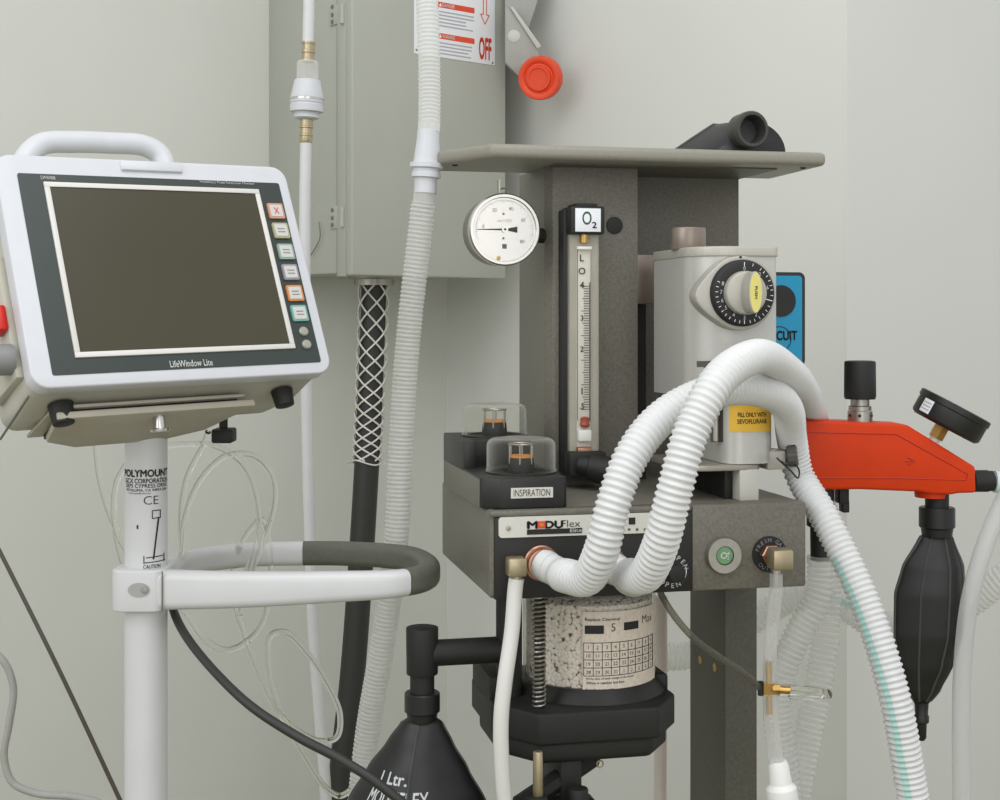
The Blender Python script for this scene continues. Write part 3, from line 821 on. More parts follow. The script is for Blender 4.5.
def lt(txt, z, w): return G().text(txt, lambda x, y: Vector((lm+x, shell_y(lm+x)-.0009, z+y)), .0040, w, .018)
g = lt('FILL ONLY WITH', zl0+(zl1-zl0)*.62, .028); g2 = lt('SEVOFLURANE', zl0+(zl1-zl0)*.38, .029); g.add(g2.v, g2.f)
obj('lettering', g, INK, yl, 0)
wa, wb = B(715, 440, .012).x, B(725, 440, .008).x
wz0, wz1 = B(720, 442, .008).z, B(720, 398, .008).z
lw_ = obj('level_window', sheet(wa-.0015, wb+.001, wz0-.001, wz1, .0006, 6), mat('window_frame', '4f4b44', .3, metal=.5), vz)
obj('sight_glass', G().tube([((wa+wb)/2, shell_y((wa+wb)/2)+.001, wz0), ((wa+wb)/2, shell_y((wa+wb)/2)+.001, wz1)], .0034, 14), STEEL, lw_)
# filler
fcn = B(776, 460, .02)
fil = obj('filler_neck', G().box((fcn.x-.012, .012, fcn.z-.008), (fcn.x+.006, .034, fcn.z+.009), .001), VAPD, vz)
fd = Vector((.9, -.42, .12)).normalized()
fcap = obj('filler_cap', G().lathe(Vector((fcn.x+.004, .020, fcn.z+.003)), fd, [(0, .006), (.006, .006), (.007, .0098), (.015, .0102), (.016, .009)], 24), mat('filler_grey', '5c5952', .45), vz)
g = G()
for i in range(16):
    t = 2*PI*i/16; a_, u_, v_ = basis(fd); p = Vector((fcn.x+.004, .020, fcn.z+.003))+(u_*math.cos(t)+v_*math.sin(t))*.0101
    g.cyl(p+fd*.0075, p+fd*.0148, .0006, None, 6)
obj('cap_ribs', g, mat('filler_grey', '5c5952'), fcap)
lpz = [B(*p, -.012) for p in ((780, 461), (790, 470), (798, 478), (799, 470), (794, 464), (787, 465), (781, 461))]
lpz = [B(777, 458, .005)]+lpz
obj('keeper_cord', G().tube(spline(lpz, .001), .0008, 8), BLACKM, fcap)

# ------------------------------------------------------------------ breathing hoses
def hosething(name, label, pts, r, pitch, amp, m, n=28, cuff0=0, cuff1=0, cat='hose', rs=None, res=6):
    P = spline(pts, pitch/res); L = plen(P)
    b = Vector((P[-1].x, P[-1].y, min(p.z for p in P)))
    t = wthing(name, label, cat, b)
    obj('corrugated_tube', G().tube(rel(P, b), corr(pitch, r, amp, cuff0, L-cuff1, rs), n), m, t, 89)
    return t, P, b
hA = M.m @ Vector((hp.x, -.006, hp.z))
ptsA = [hA, M.m @ Vector((hp.x+.010, -.024, hp.z-.005)), W(567, 576, 1.14), W(587, 578, 1.11), W(601, 552, 1.085), W(613, 505, 1.08), W(632, 455, 1.09), W(664, 416, 1.11), W(715, 391, 1.14), W(762, 391, 1.19), W(787, 408, 1.25), W(792, 440, 1.30), W(799, 474, 1.31), W(827, 522, 1.28), W(864, 600, 1.25), W(893, 690, 1.23), W(910, 780, 1.23), W(925, 880, 1.23), W(945, 1080, 1.25), W(975, 1350, 1.3), W(1060, 1500, 1.33)]
tA, PA, bA = hosething('breathing_hose', 'white corrugated hose from copper-ringed port, looping behind the other and sweeping down beside red block', ptsA, .0142, .0052, .0019, HOSE, 32, .033, 0, rs=.0131)
cuff = G().tube(rel([p for p in PA[:10]], bA), .0136, 28)
obj('hose_cuff', cuff, HOSE, tA)
# teal stripe along the falling stretch
def stripe(P, base, i0, r, pitch, amp, side, w, L0, cuff0):
    g = G(); acc = 0; row = []
    for i in range(1, len(P)-1):
        acc += (P[i]-P[i-1]).length
        if i < i0: continue
        T = (P[i+1]-P[i-1]).normalized()
        vw = (CAM-P[i]).normalized(); vw = (vw-T*vw.dot(T)).normalized(); s_ = T.cross(vw)
        rr = r-amp/2+amp/2*math.cos(2*PI*(acc-cuff0)/pitch)+.0004
        sd = side(i)
        row.append([P[i]-base+(vw*math.cos(a)+s_*math.sin(a))*rr for a in (sd-w, sd-w/2, sd, sd+w/2, sd+w)])
    n = len(row)
    vs = [p for r_ in row for p in r_]
    g.add(vs, [(i*5+k, i*5+k+1, (i+1)*5+k+1, (i+1)*5+k) for i in range(n-1) for k in range(4)])
    return g
iA = next(i for i, p in enumerate(PA) if p.z < W(0, 560, 1.24).z and i > len(PA)*.3)
obj('teal_stripe', stripe(PA, bA, iA, .0142, .0052, .0019, lambda i: .75-.85*min(1, 2.4*(i-iA)/(len(PA)-iA)), .22, 0, .033), TEAL, tA, 60)
hB = M.m @ Vector((hp2.x, -.006, hp2.z))
ptsB = [hB, M.m @ Vector((hp2.x+.010, -.03, hp2.z-.006)), W(630, 576, 1.12), W(646, 574, 1.085), W(661, 543, 1.06), W(676, 485, 1.05), W(692, 430, 1.055), W(718, 381, 1.07), W(753, 357, 1.12), W(788, 371, 1.24), W(808, 398, 1.38), W(817, 430, 1.48), W(824, 480, 1.54), W(830, 540, 1.56)]
tB, PB, bB = hosething('breathing_hose', 'white corrugated hose arching highest over the yellow vaporizer label, then behind the red block', ptsB, .0142, .0052, .0019, HOSE, 32, .033, 0, rs=.0131)
obj('hose_cuff', G().tube(rel(PB[:10], bB), .0136, 28), HOSE, tB)
# pale hose looping behind the bag
ptsE = [W(640, 655, 1.62), W(690, 655, 1.63), W(745, 625, 1.62), W(800, 596, 1.60), W(838, 603, 1.585), W(872, 622, 1.58), W(920, 626, 1.58), W(965, 606, 1.58), W(1010, 572, 1.56), W(1060, 530, 1.55), W(1120, 540, 1.54), W(1150, 640, 1.53), W(1160, 900, 1.53), W(1165, 1360, 1.53)]
tE, PE, bE = hosething('coaxial_hose', 'pale corrugated hose running sideways behind the black bag under the red block', ptsE, .0165, .0058, .0022, CLEARP, 24)
i0 = next(i for i, p in enumerate(PE) if p.x > W(812, 0, 1.6).x); i1 = next(i for i, p in enumerate(PE) if p.x > W(872, 0, 1.585).x)
obj('teal_stripe', stripe(PE[:i1], bE, i0, .0165, .0058, .0022, lambda i: -.25, .16, 0, 0), TEAL, tE, 60)

# ------------------------------------------------------------------ red pressure block
ro = W(803, 421, 1.40)
RF = rot_frame((ro.x, ro.y, W(803, 493, 1.40).z), 4)
C = RF.at
rb = thing('pressure_block', 'orange red block with black relief valve and tilted gauge, right of the vaporizer', 'pressure block', RF)
out = [(803, 420), (850, 422), (907, 424.5), (976, 467), (976.5, 493), (958, 493.5), (952, 495), (932, 494.5), (920, 492), (860, 489.5), (833, 490), (803, 490)]
poly = [(C(x, y, 0).x, C(x, y, 0).z) for x, y in out]
obj('block_body', G().bprism(poly, fxz, 0, .042, .003, 3), RED, rb)
inn = [(806, 432), (896, 434), (968, 474), (966, 480), (895, 478), (806, 478)]
poly2 = [(C(x, y, 0).x, C(x, y, 0).z) for x, y in inn]
g = G()
pl = [Vector((x, -.0002, z)) for x, z in poly2]
g.tube(pl+[pl[0]], .0006, 6)
obj('moulded_line', g, mat('red_shade', 'bf331a', .45), rb)
hc = C(938, 495, 0)
obj('bag_socket', G().lathe((hc.x, .02, C(938, 497, .02).z), (0, 0, 1), [(0, .0155), (.010, .0165), (.013, .0150), (.0155, .010)], 32), RED, rb)
ac = C(915, 461, -.0004)
g = G()
for dx, dz in ((-.007, .0035), (-.007, -.0035)):
    g.tube([ac+Vector((0, 0, 0)), ac+Vector((dx, 0, dz))], .0006, 6)
g.tube([ac+Vector((-.010, 0, 0)), ac], .0005, 6)
obj('arrow_mark', g, mat('red_shade', 'bf331a'), rb)
# relief valve
rv = C(860, 421, .02)
rvp = obj('relief_valve', G().lathe((rv.x, .02, rv.z-.003), (0, 0, 1), [(0, .0125), (.013, .0125), (.014, .0115), (.018, .0115), (.019, .0095), (.030, .0095)], 36), STEEL, rb)
zk = C(860, 398, .02).z
obj('valve_knob', G().lathe((rv.x, .02, zk-.001), (0, 0, 1), [(0, .0152), (.003, .0160), (.037, .0157), (.0385, .0150), (.039, .012)], 40), BLACKM, rvp)
g = G()
for a in (200, 250, 320): 
    t = math.radians(a); g.lathe((rv.x+.0122*math.cos(t), .02+.0122*math.sin(t), rv.z+.006), (math.cos(t), math.sin(t), 0), [(0, .0018), (.0008, .0016)], 10)
obj('valve_slots', g, BLACKM, rvp)
# tilted gauge
gd = Vector((.46, -.12, .88)).normalized()
gp = C(950, 417, .02); kg = (RF.m @ gp).y/FPX
GRr = 36*kg
nb = C(936, 437, .02)
obj('brass_nut', G().cyl(nb-gd*.001, nb+gd*.012, .0080, None, 6), BRASS, rb, 20)
obj('gauge_stem', G().cyl(nb-gd*.018, nb+gd*.001, .0055, None, 16), INKW, rb)
tg = obj('tilted_gauge', G().lathe(gp-gd*.0125, gd, [(0, GRr-.004), (.002, GRr-.001), (.004, GRr), (.019, GRr), (.020, GRr+.0012), (.0255, GRr+.0012), (.0265, GRr-.001), (.0265, GRr-.004), (.024, GRr-.005)], 56), BLACK, rb)
obj('gauge_dial', G().cyl(gp+gd*.0112, gp+gd*.0118, GRr-.004, None, 48), PAPER, tg)
a_, u_, v_ = basis(gd)
# paper tag on the rim
tgp = C(924, 397, .0); d_ = (tgp-gp); d_ = (d_-gd*d_.dot(gd)).normalized(); sd_ = gd.cross(d_)
R_ = GRr+.0004
gg = G()
def rim(a, h): return gp+(d_*math.cos(a)+sd_*math.sin(a))*R_+gd*h
for i in range(8):
    a, b = -.16+(.36)*i/8, -.16+(.36)*(i+1)/8
    gg.quad(rim(a, -.008), rim(b, -.008), rim(b, .006), rim(a, .006))
tgm = obj('gauge_tag', gg, PAPER, tg)
R_ = GRr+.0007; gg = G()
for hh in (-.005, -.0015, .002):
    for i in range(6):
        a, b = -.12+.28*i/6, -.12+.28*(i+1)/6
        gg.quad(rim(a, hh), rim(b, hh), rim(b, hh+.0009), rim(a, hh+.0009))
obj('tag_print', gg, INKG, tgm)
# ports
pr = C(978, 481, .02)
obj('outlet_port', G().lathe((pr.x-.006, .02, pr.z), (1, 0, 0), [(0, .0112), (.016, .0112), (.0165, .0104), (.021, .0104), (.0215, .0095)], 32), BLACKM, rb)
bp = C(937, 495, .02)
obj('bag_port', G().cyl((bp.x, .02, C(937, 508, .02).z-.006), (bp.x, .02, bp.z+.004), .0118, None, 32), BLACKM, rb)
bagR = RF.m @ Vector((bp.x, .02, C(937, 507, .02).z))
sg = C(821, 490, .02)
sca = obj('scavenge_adapter', G().lathe((sg.x, .02, sg.z+.004), (0, 0, -1), [(0, .013), (.02, .013), (.022, .0145), (.040, .0145), (.042, .011), (.075, .0105), (.0755, .009)], 32), BLACKM, rb)
sl = C(843, 491, .02)
obj('adapter_clip', G().box((sl.x-.006, .012, C(843, 503, .02).z), (sl.x+.004, .03, sl.z+.003), .001).box((sl.x-.002, .014, C(843, 512, .02).z), (sl.x+.005, .028, C(843, 500, .02).z), .001), BLACKM, rb)
# mounting stem from block to the machine rear plate
mpt = RF.m @ Vector((.006, .034, .03)); mp2 = M.m @ Vector((xb1-.01, vbk+.022, (M.loc(mpt)).z))
obj('mounting_arm', G().tube([RF.loc(mpt), RF.loc(mp2)], .009, 12), BLACKM, rb)
adW = RF.m @ Vector((sg.x, .02, C(821, 556, .02).z))

# scavenging pleated hoses below the adapter
ptsD = [adW, adW+Vector((0, 0, -.02)), W(815, 602, 1.42), W(797, 637, 1.42), W(781, 676, 1.42), W(778, 720, 1.42), W(784, 770, 1.42), W(788, 860, 1.42), W(800, 1050, 1.42), W(830, 1430, 1.42)]
hosething('scavenging_hose', 'clear pleated hose hanging from black adapter below red block', ptsD, .0150, .0058, .0024, CLEARC, 28, .006, 0)
ptsD2 = [W(831, 540, 1.52), W(828, 590, 1.52), W(825, 640, 1.51), W(817, 690, 1.50), W(806, 745, 1.49), W(796, 800, 1.48), W(788, 880, 1.48), W(770, 1080, 1.49), W(760, 1390, 1.5)]
hosething('scavenging_hose', 'faint clear pleated hose hanging behind the brass tee and its tube loop', ptsD2, .0155, .0060, .0022, CLEARC, 28)

# ------------------------------------------------------------------ reservoir bags
def bag(name, label, top, scale_pts, nrib, flat, collar_r, collar_h, rot, tail=True, lobes=4):
    base = Vector((top.x, top.y, top.z-collar_h-scale_pts[-1][0]-(.035 if tail else 0)))
    t = wthing(name, label, 'breathing bag', base)
    o = top-base
    obj('bag_collar', G().lathe(o, (0, 0, -1), [(0, collar_r-.001), (.001, collar_r), (collar_h*.75, collar_r), (collar_h*.82, collar_r-.002), (collar_h+.003, collar_r-.003)], 40), RUB, t)
    zt_ = o.z-collar_h
    n = 96
    def R(th_, d):
        # interpolate the half-width profile
        for (d0, w0, x0_), (d1, w1, x1_) in zip(scale_pts, scale_pts[1:]):
            if d <= d1:
                k = (d-d0)/(d1-d0); k = k*k*(3-2*k)*.35+k*.65
                w = w0+(w1-w0)*k; sh = x0_+(x1_-x0_)*k; break
        else: w, sh = scale_pts[-1][1], scale_pts[-1][2]
        mx = min(1, w/.02-.6) if w > .012 else 0
        f = 1-.13*max(0, mx)*abs(math.sin(lobes/2*(th_-rot)))**1.2
        return w*f, sh
    def S(th_, d, off=0):
        w, sh = R(th_, d); w += off
        return Vector((o.x+sh+w*math.cos(th_), o.y+w*flat*math.sin(th_), zt_-d))
    vs = []; fs = []; m = 60; D = scale_pts[-1][0]
    for i in range(m+1):
        for k in range(n): vs.append(S(2*PI*k/n, D*i/m))
    for i in range(m):
        for k in range(n): fs.append((i*n+k, i*n+(k+1) % n, (i+1)*n+(k+1) % n, (i+1)*n+k))
    fs += [tuple(range(n)), tuple(range(m*n, m*n+n))]
    body = obj('bag_body', G().add(vs, fs), RUB, t, 60)
    g = G()
    for k in range(nrib):
        a = rot+2*PI*k/nrib
        g.tube([S(a, D*i/50, -.0002) for i in range(1, 50)], .0012, 6)
    obj('seams', g, RUBEDGE, body)
    if tail:
        w, sh = R(0, D)
        obj('bag_tail', G().lathe((o.x+sh, o.y, zt_-D+.002), (0, 0, -1), [(0, w), (.012, .0065), (.014, .0075), (.020, .0075), (.022, .0052), (.036, .0048), (.039, .003)], 24), RUB, t)
    return t, body, S
kR = bagR.y/FPX
prof = [(0, 14*kR, 0), (5*kR, 18*kR, -1*kR), (33*kR, 34*kR, -4*kR), (60*kR, 39*kR, -7*kR), (100*kR, 38*kR, -8.5*kR), (130*kR, 31*kR, -11*kR), (155*kR, 18*kR, -13.5*kR), (171*kR, 7*kR, -15.5*kR)]
bag('breathing_bag', 'slim black rubber bag with tail, hanging from the red block', bagR, prof, 8, .55, 17.6*kR, 26*kR, .35, True, 4)
kL = bagL.y/FPX
prof = [(0, 14*kL, 0), (4*kL, 20*kL, 0), (25*kL, 33*kL, -2*kL), (50*kL, 50*kL, -4*kL), (82*kL, 69*kL, -5*kL), (115*kL, 78*kL, -5*kL), (160*kL, 70*kL, -2*kL), (210*kL, 50*kL, 0), (240*kL, 20*kL, 0), (250*kL, 8*kL, 0)]
tl, bl, SL = bag('breathing_bag', 'wide black rubber bag with white lettering, hanging from the arm beside the canister', bagL, prof, 4, .62, 17.8*kL, 25*kL, -1.70, True, 4)
# lettering wrapped on the bag
zt_ = None
def bagtext(g, txt, px, py, h, w, bold=0):
    # angle whose surface shows at px
    b0 = Vector(tl.location)
    d = (bagL.z-25*kL)-(CAM.z+(CY-py)/FPX*(bagL.y-.04))
    best = min((abs((lambda p: CX+FPX*p.x/p.y)(b0+SL(a, d))-px), a) for a in [-PI*i/200 for i in range(201)])[1]
    rr = (SL(best+.05, d)-SL(best-.05, d)).length/.1
    sgn = 1
    g.text(txt, lambda x, y: SL(best+x/rr, d-y, .0006), h*kL, w*kL, bold)
g = G(); bagtext(g, '1 Ltr.', 393, 785, 11, 28, .02); bagtext(g, 'MODUFLEX', 393, 803, 13, 66, .02)
obj('lettering', g, mat('bag_print', 'c9cccd', .6), bl, 0)

# ------------------------------------------------------------------ tubes of the machine
eW = M.m @ Vector((ec.x, -.014, ec.z-.010))
P = spline([eW, W(515, 590, eW.y), W(512, 630, eW.y-.004), W(505, 680, eW.y-.012), W(501, 720, eW.y-.015), W(502, 770, eW.y-.014), W(507, 830, eW.y-.01), W(512, 900, eW.y)], .006)
solo('drain_tube', G().tube(P, .0066, 20), TUBEW, 'white plastic tube hanging from the brass elbow on the black panel', 'tube')
# fresh gas line with tee
fW = M.m @ Vector((el.x-.006, -.025, el.z-.012))
Yf = fW.y
fg = wthing('fresh_gas_line', 'milky gas line from brass elbow on grey face, down through a brass tee', 'tube', W(776, 860, Yf))
b = W(776, 860, Yf)
tee = W(769.5, 689, Yf)
P = spline(rel([fW, W(776, 590, Yf), W(771, 640, Yf), W(769.5, 682, Yf)], b), .005)
obj('upper_tube', G().tube(P, .0056, 24), CLEARW, fg, 89)
P = spline(rel([W(770, 694, Yf), W(771, 715, Yf), W(774, 745, Yf), W(778, 775, Yf)], b), .005)
obj('lower_tube', G().tube(P, .0066, 24), CLEARW, fg, 89)
tl_ = tee-b
bt = obj('brass_tee', G().cyl(tl_+Vector((0, 0, -.022)), tl_+Vector((-.001, 0, .024)), .0028, None, 14).cyl(tl_+Vector((-.001, 0, -.005)), tl_+Vector((-.001, 0, .006)), .0052, None, 6).cyl(tl_, tl_+Vector((.018, -.001, -.001)), .003, None, 14).cyl(tl_+Vector((.002, 0, 0)), tl_+Vector((.009, 0, 0)), .0048, None, 6), BRASS, fg, 25)
P = spline(rel([W(777, 690, Yf), W(795, 690, Yf), W(812, 692, Yf), W(826, 694, Yf+.006), W(826, 695, Yf+.016), W(808, 695, Yf+.022), W(790, 694, Yf+.02)], b), .003)
obj('tube_loop', G().tube(P, .0046, 16), CLEAR, fg)
obj('black_clip', G().cyl(tl_+Vector((-.007, .002, -.006)), tl_+Vector((-.007, .002, .006)), .003, None, 12), BLACKM, fg)
cn_ = W(779, 772, Yf)-b
obj('white_connector', G().lathe(cn_+Vector((-.001, 0, .010)), (.12, 0, -1), [(0, .0075), (.004, .009), (.02, .010), (.024, .0135), (.040, .0145), (.05, .011), (.08, .010)], 28), INKW, fg)
P = spline([M.m @ Vector((A(656, 590, .05).x, .05, zb+.004)), W(664, 600, 1.24), W(679, 622, 1.225), W(697, 641, 1.22), W(725, 661, 1.22), W(746, 675, 1.225), W(762, 690, Yf+.004)], .004)
solo('thin_line', G().tube(P, .0030, 12), clear('smoky_tubing', '8e8c80', .35, .8, .15, 'd8d6cc'), 'thin smoky tube curving from under the body to the brass tee', 'tube')
# white pipe behind canister
P = [W(661, 596, 1.50), W(661, 690, 1.50), W(660, 830, 1.5), W(660, 1200, 1.5)]
solo('white_pipe', G().tube(spline(P, .03), .0068, 20), mat('white_pink_reflection', 'ddd3cb', .4, sss=.1), 'straight white pipe standing between canister and lower column', 'pipe')  # white pipe; the pinkish reflection on it is put into the colour
# clear tube at right edge
pw = RF.m @ Vector((pr.x+.012, .02, pr.z))
Yr = pw.y
ct = wthing('gas_sample_tube', 'wide translucent tube curving down from the end of the red block', 'tube', W(962, 1000, Yr))
b = W(962, 1000, Yr)
P = spline(rel([pw, pw+Vector((.022, -.002, -.004)), W(1004, 500, Yr-.01), W(985, 545, Yr-.02), W(970, 600, Yr-.025), W(963, 660, Yr-.025), W(961, 730, Yr-.025), W(962, 830, Yr-.02), W(962, 1000, Yr)], b), .005)
obj('tube_wall', G().tube(P, .0090, 24), clear('cloudy_tubing', 'ecedec', .5, .9, .25, 'ffffff'), ct, 89)
obj('tube_cuff', G().tube(P[1:6], .0112, 24), mat('pale_cuff', 'cfdcda', .4), ct)

# ------------------------------------------------------------------ face mask on the shelf
zsh = zs1
mk0 = A(728, 147, .15)
MF = M.moved((mk0.x, .165, zsh))
mk = thing('face_mask', 'black rubber face mask with round connector, lying on top of the grey shelf', 'mask', MF)
D = MF.at
pcn = D(753, 129, -.045)
kx = (MF.m @ pcn).y/FPX
pr_ = 18.5*kx
ax = Vector((.10, -.98, -.02)).normalized()
obj('connector', G().lathe(pcn-ax*.022, ax, [(0, pr_*.95), (.012, pr_*.93), (.014, pr_), (.020, pr_), (.022, pr_-.0012), (.022, pr_*.78), (.012, pr_*.74), (.002, pr_*.7), (.002, .0001)], 44), mat('mask_connector', '3f3e3a', .38, noise=.06, nscale=120), mk)
# shell: section outlines swept from the connector back to the wide rim
def sec(cx_, y, pts): return [Vector((x, y, max(z, .0004))) for x, z in pts]
xa, xb_ = D(677, 147, .02).x, D(781, 147, .02).x
n = 40; rings = []
for j in range(9):
    s = j/8.0; y = -.026+.065*s
    cxm_ = pcn.x+.001-(.010*s); czm = pcn.z-.002
    wl = (pcn.x-xa)*(.50+.50*s**.7); wr = (xb_-pcn.x)*(.72+.28*s**.7)
    hh = czm+.0125+.004*s
    ring_ = []
    for k in range(n):
        t = 2*PI*k/n; cxx, szz = math.cos(t), math.sin(t)
        w = wr if cxx > 0 else wl
        x = cxm_+w*cxx
        if cxx < 0: z = .001+hh*max(0, (1-abs(cxx)**1.02)) if szz > 0 else .0006
        else: z = .001+hh*math.sqrt(max(0, 1-abs(cxx)**2.2)) if szz > 0 else .0006
        ring_.append(Vector((x, y, z)))
    rings.append(ring_)
vs = [p for r_ in rings for p in r_]; fs = [(i*n+k, i*n+(k+1) % n, (i+1)*n+(k+1) % n, (i+1)*n+k) for i in range(8) for k in range(n)]
fs += [tuple(range(n)), tuple(range(8*n, 9*n))]
obj('mask_shell', G().add(vs, fs), RUB, mk, 60)
obj('mask_rim', G().tube([rings[8][k] for k in range(0, n//2+1)], .0014, 8), RUBEDGE, mk)

# ------------------------------------------------------------------ switch box on the left wall
CF = Frame(cab_o, wd, wn)
cbz = CF.at(420, 277, 0).z
CF = Frame((cab_o.x, cab_o.y, cbz), wd, wn)
K = CF.at
cb_ = thing('switch_box', 'tall grey electrical switch box on the wall, with hinged door and OFF sign', 'switch box', CF)
cw_ = K(506, 200, 0).x; ch_ = .75
obj('box_housing', G().box((.002, .022, .004), (cw_-.002, cab_depth, ch_), .003), CABM, cb_)
dr = obj('door', G().box((0, 0, 0), (cw_, .022, ch_+.004), .003, 3).box((-.0015, .016, -.001), (.001, .040, ch_), .0004), CABM, cb_)
obj('door_seam', G().box((-.0005, .0405, .001), (.0012, .0425, ch_)), CABD, dr)
sideF = Frame(CF.m @ Vector((0, 0, 0)), wn, -wd)       # the visible left side
def side(px, py):            # y,z on the x=0 plane
    r = ray(px, py); t = (0-(CAM-CF.o).dot(CF.x))/r.dot(CF.x); return CF.loc(CAM+r*t)
for py in (14, 217):
    a = side(330, py+12); b_ = side(345, py-12)
    hz = obj('hinge', G().box((-.0012, min(a.y, b_.y)+.004, a.z), (.0035, max(a.y, b_.y), b_.z), .0006), CABM, cb_)
    hp_ = side(344, py+10); hq = side(344, py-10)
    obj('hinge_pin', G().cyl((-.003, hp_.y, hp_.z), (-.003, hq.y, hq.z), .0042, None, 12), CABM, hz)
    g = G()
    for dy in (-7, 1, 8):
        s_ = side(333, py+dy); g.lathe((-.001, s_.y, s_.z), (-1, 0, 0), [(0, .0038), (.0015, .0032), (.002, .001)], 12)
    obj('rivets', g, CABD, hz)
# sign
s0 = K(414, 53, 0); s1_ = K(494.5, 66, 0)
szb = (s0.z+s1_.z)/2
sg_ = obj('safety_sign', G().box((s0.x, -.0012, szb), (s1_.x, .001, szb+.30), .0004), PAPER, dr)
def sbox(g, x0, y0, x1, y1, v=-.0016):
    a, b = K(x0, y0, v), K(x1, y1, v)
    g.box((a.x, v, min(a.z, b.z)), (b.x, v+.0003, max(a.z, b.z)))
sx = lambda px: K(px, 40, -.0016).x
SZ = lambda py: K(455, py, -.0016).z
def zr(py0, py1): return SZ(py1), SZ(py0)
xa_, xb2 = sx(438), sx(474.5)
for (y0, y1) in ((4.5, 10), (35.5, 41)):
    z0_, z1_ = zr(y0, y1); obj('red_bar', G().box((xa_, -.0016, z0_), (xb2, -.0013, z1_)), INKR, sg_, 0)
g = G()
for yy, wtx in ((7.2, 'DANGER'), (38.2, 'WARNING')):
    g.text(wtx, onplane(((xa_+.022, -.0019, SZ(yy))), ux, uz), .0058, .026, .02)
    tz = SZ(yy); g.add([(xa_+.002, -.0019, tz-.003), (xa_+.0075, -.0019, tz-.003), (xa_+.0048, -.0019, tz+.003)], [(0, 1, 2)])
obj('bar_lettering', g, INKW, sg_, 0)
g = G(); rr = random.Random(2)
for yy in (14, 17.5, 21, 24.5, 28, 45, 48.5, 52, 55.5):
    w = rr.uniform(.75, 1); z = SZ(yy); g.box((xa_+.002, -.0015, z-.0011), (xa_+(xb2-xa_)*w, -.0013, z+.0011))
obj('small_print', g, INKG, sg_, 0)
xo = sx(485); zo = SZ(44)
g = G().text('OFF', onplane((xo+.0005, -.0019, zo), ux, uz), .036, .0265, .03)
obj('off_lettering', g, INKR, sg_, 0)
g = G()
# arrow above OFF
xA = xo; zA0 = SZ(19)
def bar(p, q, w):
    p, q = Vector((p[0], -.0016, p[1])), Vector((q[0], -.0016, q[1])); d = (q-p).normalized(); n_ = Vector((-d.z, 0, d.x))*w/2
    g.quad(p-n_, p+n_, q+n_, q-n_)
aw = .0035; ah = .0095
bar((xA-aw, zA0+.085), (xA-aw, zA0+.016), .0018); bar((xA+aw, zA0+.085), (xA+aw, zA0+.016), .0018)
bar((xA-aw, zA0+.016), (xA-ah, zA0+.016), .0018); bar((xA+aw, zA0+.016), (xA+ah, zA0+.016), .0018)
bar((xA-ah, zA0+.016), (xA, zA0), .0018); bar((xA+ah, zA0+.016), (xA, zA0), .0018)
obj('arrow_print', g, INKR, sg_, 0)
g = G()
for px, py in ((416.5, 50), (492.5, 63)):
    c = K(px, py, -.001); g.lathe((c.x, -.001, c.z), (0, -1, 0), [(0, .0022), (.001, .0016)], 10)
obj('sign_rivets', g, CABD, sg_)
# operating handle on the right side: arm coming towards the viewer, orange knob
hv = .09
def onpl(px, py, xx):        # point on plane x = xx
    r = ray(px, py); t = (xx-(CAM-CF.o).dot(CF.x))/r.dot(CF.x); return CF.loc(CAM+r*t)
hm = mat('handle_grey', '9fa099', .45, noise=.04, nscale=60)
YH = CF.m @ Vector((cw_, .08, 0)); Yh = YH.y-.10
# pivot plate, drop lever and knob built in the plane facing the viewer
pa = CF.loc(W(512, -30, Yh)); pk = CF.loc(W(540, 78, Yh-.06))
hub = Vector((cw_+.012, .10, CF.loc(W(515, 30, Yh)).z))
HF = Frame(W(0, 0, 1)*0, (1, 0, 0), (0, 1, 0))
def cf(px, py, Y): return CF.loc(W(px, py, Y))
gq = G()
Y0 = Yh+.01
def wprism(poly, Ya, Yb, bev=.0015):
    return G().bprism(poly, lambda x, y, d: cf(x, y, Y0).lerp(cf(x, y, Y0), 0)+CF.m.to_3x3().inverted() @ Vector((0, d, 0)), Ya, Yb, bev, 2)
lv = obj('handle_shield', wprism([(504, -40), (545, -40), (538, 0), (526, 36), (519, 32), (505, 10)], 0, .02), hm, cb_)
la = obj('operating_lever', wprism([(505, 10), (511, 12), (537, 46), (540, 66), (520, 80), (505, 65)], -.022, -.004), hm, cb_)
obj('lever_edge', wprism([(509.5, 10), (513, 10), (541, 49), (537, 52)], -.026, -.018, .0008), mat('lever_edge', 'bcbcb2', .45), la)
obj('lever_slot', G().lathe(cf(514, 36, Y0-.0225), CF.m.to_3x3().inverted() @ Vector((0, -1, 0)), [(0, .0105), (.0006, .0095)], 24), mat('slot_light', 'c6c6bd', .5), la)
obj('pivot_block', G().box((cw_-.004, .05, cf(512, 60, Y0).z), (cw_+.010, .16, cf(512, -40, Y0).z), .002), CABD, cb_)
kc_ = cf(540, 78, Y0-.05)
kax = CF.m.to_3x3().inverted() @ Vector((-.32, -.92, -.19)).normalized()
KR = 21.5*Y0/FPX
obj('handle_knob', G().lathe(kc_-kax*.018, kax, [(0, KR*.8), (.004, KR*.98), (.008, KR), (.024, KR*.99), (.027, KR*.95), (.0275, KR*.82), (.026, KR*.70), (.024, KR*.66), (.0245, KR*.60), (.0285, KR*.56), (.0285, KR*.46), (.027, KR*.42), (.0265, .0001)], 56), ORANGE, la)
obj('knob_stem', G().tube([kc_-kax*.015, cf(524, 66, Y0-.012)], .012, 16), hm, la)
# conduit fittings underneath
cx_ = K(374, 278, .09)
def under(px, d):            # point on underside z=0 at depth d
    p = K(px, 280, d); return p.x
ux0 = under(374, .1)
obj('conduit_fitting', G().lathe((ux0, .10, .006), (0, 0, -1), [(0, .042), (.006, .042), (.008, .034), (.018, .034), (.0185, .031)], 36), STEEL, cb_)
cwp = CF.m @ Vector((ux0, .10, -.006))
